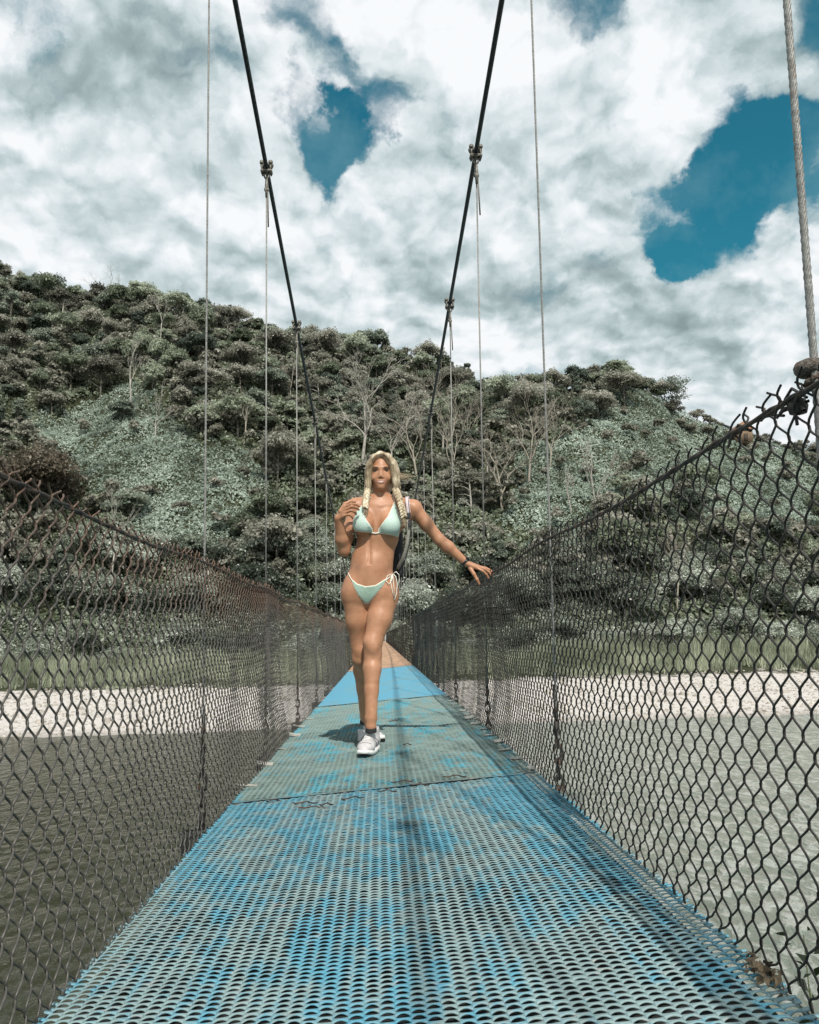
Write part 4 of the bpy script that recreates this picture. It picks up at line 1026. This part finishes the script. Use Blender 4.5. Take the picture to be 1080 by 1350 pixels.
# left hand: palm down on the top cable, fingers reaching back along it, thumb dropped in front
yF = YB + .06
fk = [P(628, 748.5, yF - .025), P(630, 747.5, yF), P(631, 747, yF + .02), P(630.5, 747, yF + .04)]
wv = (fk[0] - fk[3]) / 2
hand(A2, W2, (W2, (fk[0] + fk[3]) / 2, wv),
     [[fk[0], P(637, 753, yF - .035), P(641.5, 757.5, yF - .030), P(644, 762, yF - .022)],
      [fk[1], P(639.5, 750.5, yF), P(645, 754.5, yF), P(648.5, 759, yF)],
      [fk[2], P(640.5, 749, yF + .03), P(646.5, 752, yF + .03), P(650.5, 756.5, yF + .03)],
      [fk[3], P(639, 748.5, yF + .055), P(645, 751, yF + .06), P(649, 755, yF + .06)]],
     [P(620, 749, yF - .02), P(625, 757, yF - .04), P(629, 764, yF - .045), P(632, 770, yF - .04)])
DT = D.copy()
Xg = (LO[0] + HS * np.arange(GN[0])).astype(np.float32)[:, None, None]; Zg = zc[None, None, :]
dS1 = np.sqrt((Xg - S1[0]) ** 2 + (Zg - S1[2]) ** 2); dS2 = np.sqrt((Xg - S2[0]) ** 2 + (Zg - S2[2]) ** 2)
D = smin(D, A1, .004 + .028 * np.clip(1 - dS1 / .11, 0, 1)); D = smin(D, A2, .004 + .028 * np.clip(1 - dS2 / .11, 0, 1)); del A1, A2
# --- head
HC = B(502.4, 620.5, -.02)                          # centre of the cranium
def Hd(x, y, z): return HC + np.array([x, y, z])    # x right in the picture, y away from the camera, z up
ell(D, Hd(0, .022, .020), (.071, .090, .088), .01)          # cranium
ell(D, Hd(0, -.012, -.028), (.060, .068, .082), .02)         # face
cone(D, Hd(-.004, -.044, -.104), Hd(-.003, -.056, -.115), .020, .0165, .02)     # chin
cone(D, Hd(-.003, -.045, -.100), Hd(-.050, .012, -.066), .016, .018, .03); cone(D, Hd(-.003, -.045, -.100), Hd(.050, .012, -.066), .016, .018, .03)
ell(D, Hd(-.036, -.052, -.056), (.024, .018, .020), .02); ell(D, Hd(.034, -.052, -.056), (.024, .018, .022), .02)   # cheeks
cone(D, Hd(-.036, -.066, .006), Hd(.035, -.066, .006), .010, .010, .018)         # brow
carve(D, Hd(-.034, -.086, -.013), (.019, .022, .011), .010); carve(D, Hd(.032, -.086, -.013), (.019, .022, .011), .010)
cone(D, Hd(-.001, -.070, -.004), Hd(-.002, -.081, -.048), .006, .0095, .012)       # nose
ell(D, Hd(-.012, -.075, -.055), (.007, .008, .006), .008); ell(D, Hd(.009, -.075, -.055), (.008, .009, .007), .006)
ell(D, Hd(-.002, -.056, -.083), (.030, .018, .018), .018)       # mouth mound
cone(D, Hd(-.002, -.010, -.090), B(502, 652, .01), .036, .045, .02)          # under the chin
ell(D, Hd(-.072, .012, -.012), (.008, .016, .026), .008); ell(D, Hd(.072, .012, -.012), (.008, .016, .026), .008)   # ears
# feet inside the shoes
TOEF = P(479.5, 990, 4.84); TOEB = P(497, 969, 5.32)
gf = float(dz(ANF[0])); gb = float(dz(ANB[0]))
cone(D, [ANF[0], ANF[1] + .01, gf + .06], [ANF[0] * .7 + TOEF[0] * .3, ANF[1] - .05, gf + .045], .026, .018, .02)
cone(D, [ANB[0] + .005, ANB[1] + .0, ANB[2] - .03], [ANB[0] * .6 + TOEB[0] * .4, ANB[1] - .06, gb + .06], .026, .014, .02)
bv, bq = nets(D)
def m_skin(t, b, L):
    pos = t.n('ShaderNodeNewGeometry').outputs['Position']
    n = t.noise(pos, 9, 5, .6); n2 = t.noise(pos, 70, 3, .6)
    c = t.ramp(n, [(.3, (.37, .178, .095)), (.7, (.48, .245, .140))])
    c = t.mix(t.mapr(n2, .5, .75, 0, .12), c, (.36, .15, .085))
    n3 = t.noise(pos, 22, 4, .65); c = t.mix(t.mapr(n3, .45, .7, 0, .22), c, (.50, .27, .17)); c = t.mix(t.mapr(n3, .52, .35, 0, .25), c, (.27, .115, .065))
    L(c, b.inputs['Base Color']); b.inputs['Roughness'].default_value = .48; b.inputs['Specular IOR Level'].default_value = .45
    b.inputs['Subsurface Weight'].default_value = .12; b.inputs['Subsurface Radius'].default_value = (.02, .008, .004); b.inputs['Subsurface Scale'].default_value = .5
    bp = t.n('ShaderNodeBump', {'Strength': .15, 'Distance': .002, 'Height': n2}); L(bp.outputs[0], b.inputs['Normal'])
M_SKIN = mat('skin', m_skin)
root = P(488, 985, YB); root = Vector((float(root[0]), YB, float(dz(root[0]))))
wom = link('person', npmesh('person', bv - np.array(root), bq), M_SKIN, smooth=True, loc=root)
tag(wom, 'tanned blonde woman in mint bikini and white trainers walking, hand on the fence', 'person')
def child(o, p=None):
    o.parent = p or wom
    if not p: o.matrix_parent_inverse = Matrix.Translation(-root)
    return o
def surf(name, F, m, o=None, hs=None, p=None):
    V, Q = nets(F, o, hs); ob = link(name, npmesh(name, V, Q), m, smooth=True); return child(ob, p)
def polysdf(poly):
    """signed distance in the picture plane (x, z) to a polygon given in photo pixels"""
    pw = np.array([B(px, py)[[0, 2]] for px, py in poly]); X = Xg[:, :, 0]; Z = zc[None, :]; n = len(pw)
    d = np.full((X.shape[0], Z.shape[1]), 9.0); s = np.ones_like(d)
    for i in range(n):
        a = pw[i]; b_ = pw[(i + 1) % n]; e = b_ - a; wx = X - a[0]; wz = Z - a[1]; t = np.clip((wx * e[0] + wz * e[1]) / (e @ e), 0, 1)
        d = np.minimum(d, (wx - e[0] * t) ** 2 + (wz - e[1] * t) ** 2)
        c1 = Z >= a[1]; c2 = Z < b_[1]; c3 = e[0] * wz > e[1] * wx
        s = np.where((c1 & c2 & c3) | (~c1 & ~c2 & ~c3), -s, s)
    return (np.sqrt(d) * s)[:, None, :].astype(np.float32)
Yg = (LO[1] + HS * np.arange(GN[1])).astype(np.float32)[None, :, None]
def patch(name, poly, m, th=.0045, yc=YB - .02, p=None, grow=0.):
    a = polysdf(poly) - grow
    F = np.maximum(np.maximum(np.maximum(DT - th, -DT - .012), a), Yg - yc)
    return surf(name, F.astype(np.float32), m, p=p)
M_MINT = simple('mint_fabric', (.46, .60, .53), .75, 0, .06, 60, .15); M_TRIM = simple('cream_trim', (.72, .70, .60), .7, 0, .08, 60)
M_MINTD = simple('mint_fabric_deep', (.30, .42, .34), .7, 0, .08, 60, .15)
def smooth_poly(pts, n=5):
    pts = np.array(pts, float); out = []
    for i in range(len(pts)):
        p0, p1, p2, p3 = pts[i - 1], pts[i], pts[(i + 1) % len(pts)], pts[(i + 2) % len(pts)]
        for k in range(n):
            t = k / n; out.append(.5 * (2 * p1 + (p2 - p0) * t + (2 * p0 - 5 * p1 + 4 * p2 - p3) * t * t + (3 * p1 - p0 - 3 * p2 + p3) * t ** 3))
    return out
Zc = lambda l: [(400 + x / 3.857, 580 + y / 3.857) for x, y in l]
cupL = Zc([(303, 335), (270, 375), (248, 430), (262, 470), (310, 478), (352, 477), (350, 462), (318, 420)])
cupR = Zc([(463, 325), (490, 400), (502, 450), (494, 494), (440, 490), (382, 480), (384, 464), (430, 405)])
top = patch('bikini_top', cupL, M_TRIM, .0040, grow=.004)
top['label'] = 'mint triangle bikini top with cream edging'
patch('cup', cupL, M_MINT, .0058, p=top); patch('cup', cupR, M_MINT, .0058, p=top); patch('trim', cupR, M_TRIM, .0040, grow=.004, p=top)
# tubes laid on the skin
from mathutils.bvhtree import BVHTree
BV = BVHTree.FromPolygons([tuple(v) for v in bv], [tuple(q) for q in bq])
def onskin(px, py, off=.002, back=False):
    d = Vector(ray(px, py)).normalized(); o = Vector(CPOS)
    h = BV.ray_cast(o, d)
    if h[0] is None: return None
    return np.array(h[0] + h[1] * off)
def strap(pl, r=.0026, off=.001, n=14, flat=None):
    pl = np.array(pl, float); t = np.linspace(0, len(pl) - 1, n); q = [onskin(np.interp(s, range(len(pl)), pl[:, 0]), np.interp(s, range(len(pl)), pl[:, 1]), off) for s in t]
    return [p for p in q if p is not None]
mb = MB()
for pl in (Zc([(303, 338), (322, 315), (345, 292)]), Zc([(463, 328), (462, 308), (455, 292)])):
    q = strap(pl, off=.003); 
    if len(q) > 2: mb.tube(q, .0030, 6)
q = strap(Zc([(346, 472), (368, 476), (388, 472)]), off=.003)
if len(q) > 2: mb.tube(q, .0045, 6)
for sgn, pl in ((-1, Zc([(262, 474), (252, 478), (247, 480)])), (1, Zc([(486, 492), (500, 500), (507, 506)]))):
    q = strap(pl, off=.002)
    if len(q) > 1: mb.tube(q, .0028, 6)
child(mb.build('strap', M_TRIM, None, True), top)
bot = Zc([(250, 716), (275, 738), (318, 752), (370, 745), (420, 712), (404, 742), (365, 790), (330, 832), (318, 832), (285, 795), (262, 752)])
bt = patch('bikini_bottom', bot, M_TRIM, .0040, yc=YB + .02, grow=.0035); bt['label'] = 'mint bikini bottom tied at the hips with cream strings'
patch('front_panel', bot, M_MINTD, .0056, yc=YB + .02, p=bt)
mb = MB()
for pl, r in ((Zc([(250, 716), (235, 690), (222, 655), (215, 640)]), .0030), (Zc([(215, 645), (200, 680), (192, 730)]), .0026), (Zc([(420, 712), (436, 700), (448, 688)]), .0035),
              (Zc([(452, 684), (470, 676), (484, 690)]), .0030)):
    q = strap(pl, off=.003, n=10)
    if len(q) > 2: mb.tube(q, r, 6)
def loop(pts, r, dy=-.014):
    q = []
    for px, py in Zc(pts):
        s = onskin(px, py, .006); q.append(s if s is not None else B(px, py, -.05))
    q = np.array(q); q[:, 1] = np.minimum(q[:, 1], np.median(q[:, 1]) + .01); mb.tube(smooth_poly(q)[:-5] if False else q, r, 6)
loop([(447, 686), (440, 720), (450, 770), (460, 814), (470, 780), (478, 730), (470, 695), (452, 684)], .0028)
loop([(448, 684), (425, 690), (416, 715), (432, 738), (446, 715), (450, 690)], .0028)
loop([(452, 682), (472, 670), (486, 685), (488, 712), (482, 740)], .0028)
loop([(450, 684), (456, 740), (462, 800)], .0024)
child(mb.build('tie_string', M_TRIM, None, True), bt)
# --- face details
M_EYEW = simple('eye_white_shaded', (.22, .20, .185), .3, 0, .03); M_EYED = simple('iris', (.05, .06, .065), .2, 0, .2); M_BROW = simple('brow_hair', (.17, .10, .055), .8, 0, .2, 200); M_LIP = simple('lip', (.40, .17, .13), .45, 0, .1, 90)  # eye white darkened: shade of the sockets put into its colour
M_TOOTH = simple('tooth', (.66, .63, .58), .3, 0, .03); M_LASH = simple('lash', (.02, .014, .010), .7, 0, .2)
for ex in (-.0335, .0315):
    h = BV.ray_cast(Vector(Hd(ex, -.3, -.013)), Vector((0, 1, 0))); y = float(h[0].y) - HC[1]
    mb = MB(); k = np.linspace(-PI / 2, PI / 2, 9)
    mb.lathe([(max(.0005, .0128 * math.cos(a)), .0128 * math.sin(a)) for a in k], Hd(0, 0, 0) * 0, 14)
    mb.V[0] = mb.V[0] * [1, .45, .42] + Hd(ex, y + .0015, -.013); eye = child(mb.build('eye', M_EYEW, None, True))
    mb = MB(); mb.lathe([(max(.0005, .0058 * math.cos(a)), .0058 * math.sin(a)) for a in k], Hd(0, 0, 0) * 0, 12); mb.V[0] = mb.V[0] * [1, .4, .9] + Hd(ex, y - .0028, -.013); child(mb.build('iris', M_EYED, None, True), eye)
    s = np.linspace(-1, 1, 7); mb = MB(); mb.tube(np.stack([HC[0] + ex + s * .0145, HC[1] + y - .0045 + .003 * s ** 2, HC[2] - .0080 - .0030 * s ** 2], -1), [.0012, .0028, .0034, .0034, .0034, .003, .0016], 5)
    child(mb.build('eyelash', M_LASH, None, True), eye)
    pts = []
    for q in s:
        zz = .006 + .003 * (1 - (q * (1 if ex > 0 else -1) - .3) ** 2); h = BV.ray_cast(Vector(Hd(ex * 1.05 + q * .017, -.3, zz)), Vector((0, 1, 0))); pts.append(np.array(h[0]) - [0, .0005, 0])
    mb = MB(); mb.tube(pts, [.0014, .0030, .0036, .0036, .0032, .0026, .0014], 5); child(mb.build('eyebrow', M_BROW, None, True))
def lipcurve(z0, am, w_, off):
    pts = []
    for q in np.linspace(-1, 1, 9):
        h = BV.ray_cast(Vector(Hd(-.002 + q * w_, -.3, z0 + am * q * q)), Vector((0, 1, 0))); pts.append(np.array(h[0]) - [0, off, 0])
    return pts
mb = MB(); mb.tube(lipcurve(-.0790, .010, .031, -.0005), [.001, .0025, .0032, .0034, .003, .0034, .0032, .0025, .001], 6); mb.tube(lipcurve(-.0935, .0225, .030, -.0005), [.001, .0026, .0036, .0042, .0044, .0042, .0036, .0026, .001], 6)
lip = child(mb.build('lip', M_LIP, None, True))
mb = MB(); mb.tube(lipcurve(-.0855, .0150, .0255, -.0012), [.0008, .0020, .0028, .0032, .0034, .0032, .0028, .0020, .0008], 6); child(mb.build('teeth', M_TOOTH, None, True), lip)
# --- hair
HS2 = .0032; HO = Hd(-.17, -.16, -.40); HN = (112, 110, 172)
Hf = np.full(HN, 1.0, np.float32); kwh = dict(o=HO, hs=HS2)
ell(Hf, Hd(.002, .030, .026), (.0805, .096, .094), .01, **kwh)
ell(Hf, Hd(.004, .06, -.05), (.080, .065, .10), .03, **kwh)
for s, pl in ((-1, [(-.006, -.050, .092), (-.043, -.060, .066), (-.070, -.043, .018), (-.078, -.028, -.035), (-.081, -.022, -.09), (-.082, -.028, -.135)]),
              (1, [(.0, -.050, .092), (.042, -.060, .070), (.074, -.043, .028), (.088, -.028, -.02), (.092, -.020, -.08), (.088, -.026, -.13)])):
    rs = (.013, .018, .020, .020, .017, .013) if s < 0 else (.013, .019, .024, .026, .022, .014)
    for a, b_, ra, rb in zip(pl[:-1], pl[1:], rs[:-1], rs[1:]): cone(Hf, Hd(*a), Hd(*b_), ra, rb, .034, (.85, 1.2, 1), **kwh)
carve(Hf, Hd(-.002, -.10, -.034), (.066, .085, .126), .008, **kwh)
braids = [[Hd(-.084, -.028, -.125), Hd(-.094, -.048, -.17), Hd(-.098, -.075, -.215), Hd(-.10, -.10, -.25)],
          [Hd(.090, -.026, -.125), Hd(.103, -.048, -.17), Hd(.117, -.070, -.22), Hd(.128, -.085, -.265), Hd(.135, -.09, -.31)]]
BR = []
for bi, pl in enumerate(braids):
    pl = np.array(pl); n = 5 * (len(pl) - 1) + 1; t = np.linspace(0, len(pl) - 1, n); c = np.stack([np.interp(t, range(len(pl)), pl[:, q]) for q in range(3)], -1); BR.append(c)
    for k in range(n):
        s = 1 if k % 2 else -1; r = .0175 * (1 - .30 * k / n)
        ell(Hf, c[k] + np.array([s * .0095, -.004, 0]), (r * .66, r * .85, r * 1.08), .0008, ry=s * .85, **kwh)
def m_hair(t, b, L):
    co = t.n('ShaderNodeNewGeometry').outputs['Position']; mp = t.n('ShaderNodeMapping', {0: co, 3: (1, 1, .16)}).outputs[0]
    n = t.noise(mp, 95, 4, .7); n2 = t.noise(mp, 32, 4, .6)
    v = t.math('ADD', t.math('MULTIPLY', n, .5), t.math('MULTIPLY', n2, .5))
    L(t.ramp(v, [(.38, (.15, .10, .055)), (.5, (.42, .33, .21)), (.60, (.74, .65, .49))]), b.inputs['Base Color'])
    b.inputs['Roughness'].default_value = .42; b.inputs['Specular IOR Level'].default_value = .5
    bp = t.n('ShaderNodeBump', {'Strength': 1.0, 'Distance': .008, 'Height': v}); L(bp.outputs[0], b.inputs['Normal'])
M_HAIR = mat('blonde_hair', m_hair)
hv, hq = nets(Hf, HO, HS2)
hair = child(link('hair', npmesh('hair', hv, hq), M_HAIR, smooth=True)); hair['label'] = 'long blonde hair parted in the middle and plaited into two braids'
rg = np.random.default_rng(17); mb = MB()
for s, pl in ((-1, [(-.004, -.050, .116), (-.045, -.052, .088), (-.080, -.035, .02), (-.096, -.026, -.05), (-.090, -.030, -.13)]),
              (1, [(-.002, -.050, .116), (.046, -.052, .092), (.086, -.035, .03), (.108, -.024, -.04), (.098, -.028, -.13)])):
    pl = np.array(pl)
    for k in range(110):
        dep = rg.uniform(0, .10); sc = 1 - dep * .3; o = np.array([rg.normal(0, .004), dep, rg.normal(0, .003)])
        q = pl * [rg.uniform(.84, 1.03), 1, rg.uniform(.9, 1.02)] + o; q[0, 1] = -.058 + dep * .9; q[0, 2] = .112 - (dep * 5) ** 2 * .02 + .008 * math.sin(min(dep * 30, PI))
        q[-1] = pl[-1] + rg.normal(size=3) * .007
        t = np.linspace(0, 4, 15); c = np.stack([np.interp(t, range(5), q[:, m_]) for m_ in range(3)], -1); c[1:-1] = (c[:-2] + 2 * c[1:-1] + c[2:]) / 4
        mb.tube(HC + c, .0013, 4, False)
child(mb.build('hair_strands', M_HAIR, None, True), hair)
mb = MB()
for k in range(46):                               # flyaway lock blown to the right
    z0 = rg.uniform(-.055, -.015); L_ = rg.uniform(.06, .135); t = np.linspace(0, 1, 9)
    q = np.stack([.085 + L_ * t, -.02 + .03 * t * rg.normal() + 0 * t, z0 - .02 * np.sin(t * 2.2) * rg.uniform(.2, 1.4) + (-.030 - z0) * t ** 2 * .8], -1); mb.tube(HC + q, .0011 * (1.2 - t), 4, False)
child(mb.build('flyaway_strand', M_HAIR, None, True), hair)
mb = MB()
for c in BR:                                     # loose tufts and ties at the ends of the braids
    e = c[-1]; mb.lathe([(.006, -.005), (.009, -.003), (.009, .003), (.006, .005)], e, 8)
child(mb.build('hair_tie', M_LASH, None, True), hair)
mb = MB()
for c in BR:
    e = c[-1]
    for k in range(22): mb.tube([e + rg.normal(size=3) * .003, e + [rg.normal(0, .007), rg.normal(0, .006), -.025], e + [rg.normal(0, .012), rg.normal(0, .008), -rg.uniform(.035, .065)]], [.0018, .0015, .0006], 4, False)
child(mb.build('braid_tuft', M_HAIR, None, True), hair)
# --- trainers
M_SHOE = simple('trainer_white', (.50, .48, .48), .6, 0, .10, 120, .3, (.42, .40, .42), (.55, .7)); M_SOLE = simple('sole_white', (.74, .72, .70), .6, 0, .08, 60); M_TREAD = simple('tread_dark', (.07, .06, .06), .8)
M_SOCK = simple('sock_black', (.02, .02, .022), .9); M_LACE = simple('lace', (.70, .69, .66), .8, 0, .1, 90)
def shoe(heel, toe, pitch, label, roll=0.):
    """heel, toe: ground points; pitch lifts the heel"""
    d = toe - heel; d[2] = 0; L = .285; f = d / np.linalg.norm(d); sd = np.array([-f[1], f[0], 0]) * -1
    R = np.stack([sd, -f, [0, 0, 1.]], 1)             # local x side, local -y forward, z up
    if pitch:
        cp, sp_ = math.cos(pitch), math.sin(pitch); R = R @ np.array([[1, 0, 0], [0, cp, -sp_], [0, sp_, cp]])
    hs = .003; o = np.array([-.07, -.19, -.01]); n = (47, 112, 56); F = np.full(n, 1., np.float32); kw = dict(o=o, hs=hs)
    cone(F, (0, .10, .050), (0, .03, .055), .034, .036, .02, **kw); cone(F, (0, .03, .052), (-.002, -.09, .040), .036, .040, .02, (1, 1, .75), **kw)
    cone(F, (-.002, -.09, .036), (.0, -.135, .030), .041, .030, .02, (1, 1, .72), **kw); cone(F, (0, .085, .06), (0, .075, .105), .033, .036, .015, (1, 1.15, 1), **kw)
    cone(F, (0, .03, .09), (0, -.05, .062), .026, .022, .015, **kw)
    X, Y, Z = np.meshgrid(*[o[c] + hs * np.arange(n[c]) for c in range(3)], indexing='ij')
    up = np.maximum(F, .018 - Z); carve(up, (0, .068, .128), (.030, .040, .034), .004, **kw)
    V, Q = nets(up, o, hs); org = toe - R @ np.array([0, -.163, 0.0])
    org = org + (toe - org) * -.0; tf = lambda V: (V * [1.12, 1.06, 1.15]) @ R.T + org
    base = child(link('trainer', npmesh('trainer', tf(V), Q), M_SHOE, smooth=True)); base['label'] = label
    ys = np.linspace(-.170, .135, 26); u = (ys + .170) / .305
    w_ = .044 * np.clip(np.sin(PI * np.clip(u * .93 + .07, 0, 1)) ** .42, 0, 1) * (1 - .16 * np.exp(-((u - .62) / .2) ** 2))
    cx = -.004 * np.sin(PI * u)
    def slab(z0, z1, g, nm, m, p):
        zt = z1 + .006 * np.exp(-((u - .95) / .12) ** 2) + .007 * np.exp(-((u) / .10) ** 2); zb = z0 + .012 * np.exp(-(u / .12) ** 2)
        ring = [np.stack([cx - w_ * g, ys, zb], -1), np.stack([cx - w_ * g * 1.04, ys, (zb + zt) / 2], -1), np.stack([cx - w_ * g * .97, ys, zt], -1), np.stack([cx + w_ * g * .97, ys, zt], -1), np.stack([cx + w_ * g * 1.04, ys, (zb + zt) / 2], -1), np.stack([cx + w_ * g, ys, zb], -1)]
        V = np.stack(ring, 1).reshape(-1, 3); i = np.arange(25)[:, None] * 6; j = np.arange(6)[None]; Q = np.stack([i + j, i + (j + 1) % 6, i + 6 + (j + 1) % 6, i + 6 + j], -1).reshape(-1, 4)
        mb = MB(); mb.add(tf(V), np.vstack([Q, [[0, 5, 4, 1], [1, 4, 3, 2]], [[150, 151, 154, 155], [151, 152, 153, 154]]])); return child(mb.build(nm, m, None, True), p)
    slab(.004, .026, 1.03, 'sole', M_SOLE, base); slab(.0, .005, 1.0, 'tread', M_TREAD, base)
    Tb = BVHTree.FromPolygons([tuple(v) for v in V], [tuple(q) for q in Q]); mb = MB()
    for k in range(6):
        y = -.075 + k * .020; pts = []
        for q in np.linspace(-1, 1, 7):
            h = Tb.ray_cast(Vector((q * .021, y + .006 * q * (1 if k % 2 else -1), .3)), Vector((0, 0, -1)))
            if h[0] is not None: pts.append(np.array(h[0]) + [0, 0, .0015])
        if len(pts) > 3: mb.tube(tf(np.array(pts)), .0030, 6)
    for sx in (-1, 1): mb.tube(tf(np.array([(0, .025, .118), (sx * .022, .012, .122), (sx * .030, -.008, .104), (sx * .012, .004, .112), (0, .02, .117)])), .0026, 6)
    child(mb.build('lace', M_LACE, None, True), base)
    mb = MB()
    for sx in (-1, 1):                                 # side panels: two dark curved stripes
        for k in range(2):
            pts = []
            for q in np.linspace(0, 1, 7):
                h = Tb.ray_cast(Vector((sx * .2, .05 - k * .035 - .05 * q, .03 + .04 * q)), Vector((-sx, 0, 0)))
                if h[0] is not None: pts.append(np.array(h[0]) + [sx * .0006, 0, 0])
            if len(pts) > 3: mb.tube(tf(np.array(pts)), .0028, 5)
    s = np.linspace(-1, 1, 9); pts = []
    for q in s:
        h = Tb.ray_cast(Vector((q * .036, -.110 - .012 * (1 - q * q), .3)), Vector((0, 0, -1)))
        if h[0] is not None: pts.append(np.array(h[0]) + [0, 0, .0004])
    if len(pts) > 3: mb.tube(tf(np.array(pts)), .0018, 5)
    child(mb.build('stripe', simple('trainer_grey', (.12, .11, .12), .7), None, True), base)
    return base, tf
tf_ = np.array([TOEF[0] - .004, 4.81, float(dz(TOEF[0])) + .006]); hf_ = np.array([ANF[0] + .012, 5.06, gf])
shoe(hf_, tf_, 0.0, 'front white trainer, flat on the deck')
tb_ = np.array([P(501, 970, 5.33)[0] + .004, 5.36, float(dz(0)) + .010]); hb_ = np.array([ANB[0] + .0, 5.58, gb])
shoe(hb_, tb_, -.32, 'rear white trainer with its heel lifted')
mb = MB()
for an in (ANF, ANB): mb.lathe([(.032, -.035), (.0335, -.03), (.0332, -.014), (.0315, -.006), (.029, -.005)], an - [0, -.004, .052], 18)
child(mb.build('sock', M_SOCK, None, True))
# --- watch
w0 = W2 + (E2 - W2) * .05; ax = (E2 - W2) / np.linalg.norm(E2 - W2); q1 = np.cross(ax, [0, 1, 0]); q1 /= np.linalg.norm(q1); q2 = np.cross(ax, q1); Rw = np.stack([q1, q2, ax], 1)
mb = MB(); mb.lathe([(.0245, -.009), (.0275, -.008), (.0275, .008), (.0245, .009)], w0, 18, Rw); mb.box(w0 + q1 * (-.026 if q1[2] < 0 else .026) - np.array([0, .006, 0]), (.012, .030, .030), Rw, .003)
child(mb.build('wristwatch', simple('watch_black', (.015, .015, .017), .35), None, True))
# --- backpack
bp_ = empty('backpack', tuple(B(506, 740, .20))); tag(bp_, 'dark backpack with a pale shoulder strap on the woman\'s back', 'backpack'); bl = bp_.location
o = np.array(B(500, 0, 0)); PO = np.array([B(470, 700)[0], YB + .08, B(500, 790)[2]]); pn = (90, 60, 120); F = np.full(pn, 1., np.float32); kw = dict(o=PO, hs=.004)
cpk = B(506, 726, .20)
X, Y, Z = np.meshgrid(*[PO[c] + .004 * np.arange(pn[c]) for c in range(3)], indexing='ij')
def rbox(c, h, r):
    q = [np.abs(X - c[0]) - h[0] + r, np.abs(Y - c[1]) - h[1] + r, np.abs(Z - c[2]) - h[2] + r]
    return np.sqrt(sum(np.maximum(v, 0) ** 2 for v in q)) + np.minimum(np.maximum(np.maximum(q[0], q[1]), q[2]), 0) - r
F = smin(rbox(cpk, (.125, .068, .19), .05), rbox(cpk + [0, .06, -.06], (.10, .04, .10), .03), .02)
M_PACK = simple('pack_black', (.022, .024, .027), .8, 0, .3, 60, .3)
def bchild(ob, p=None): 
    ob.parent = p or bp_
    if not p: ob.matrix_parent_inverse = Matrix.Translation(-Vector(bl))
    return ob
V, Q = nets(F.astype(np.float32), PO, .004); bag = bchild(link('bag', npmesh('bag', V, Q), M_PACK, smooth=True))
def ribbon(pts, w_, th, m, nm, p=None):
    pts = np.array(pts, float); n = 18; t = np.linspace(0, len(pts) - 1, n); c = np.stack([np.interp(t, range(len(pts)), pts[:, k]) for k in range(3)], -1)
    for _ in range(2): c[1:-1] = (c[:-2] + 2 * c[1:-1] + c[2:]) / 4
    tg = np.gradient(c, axis=0); tg /= np.linalg.norm(tg, axis=1)[:, None]; b_ = np.cross(tg, [0, 1, 0]); b_ /= np.linalg.norm(b_, axis=1)[:, None] + 1e-9; nn = np.cross(b_, tg)
    mb = MB(); R4 = np.stack([c + b_ * w_ / 2 - nn * th / 2, c + b_ * w_ / 2 + nn * th / 2, c - b_ * w_ / 2 + nn * th / 2, c - b_ * w_ / 2 - nn * th / 2], 1).reshape(-1, 3)
    i = np.arange(n - 1)[:, None] * 4; j = np.arange(4)[None]; Q = np.stack([i + j, i + (j + 1) % 4, i + 4 + (j + 1) % 4, i + 4 + j], -1).reshape(-1, 4)
    mb.add(R4, np.vstack([Q, [[0, 3, 2, 1], [4 * n - 4, 4 * n - 3, 4 * n - 2, 4 * n - 1]]])); return bchild(mb.build(nm, m, None, True), p)
sp = [B(536, 656, .10), B(537, 655, .03), B(537, 660, -.045), B(538, 668, -.055), B(539, 677, -.055)]
st = ribbon(sp, .024, .007, simple('strap_pale', (.66, .56, .57), .8, 0, .06, 60), 'shoulder_strap'); st['label'] = 'pale pink upper end of the shoulder strap'
ribbon([p - np.array([-.006, .004, 0]) for p in sp], .004, .004, M_PACK, 'piping', st)
MB_ = MB(); MB_.box(B(538.5, 680, -.06), (.030, .012, .034), None, .004); MB_.box(B(540, 690, -.055), (.016, .010, .045), None, .003); bchild(MB_.build('buckle', M_PACK, None, True))
ribbon([B(538, 684, -.055), B(539, 700, -.04), B(537, 718, -.01), B(532, 735, .03), B(524, 750, .10)], .020, .005, simple('strap_grey', (.40, .38, .33), .8, 0, .2, 60), 'lower_strap')
ribbon([B(541, 686, -.055), B(541.5, 702, -.035), B(539, 722, 0), B(533, 742, .05), B(525, 756, .11)], .006, .004, M_PACK, 'webbing')
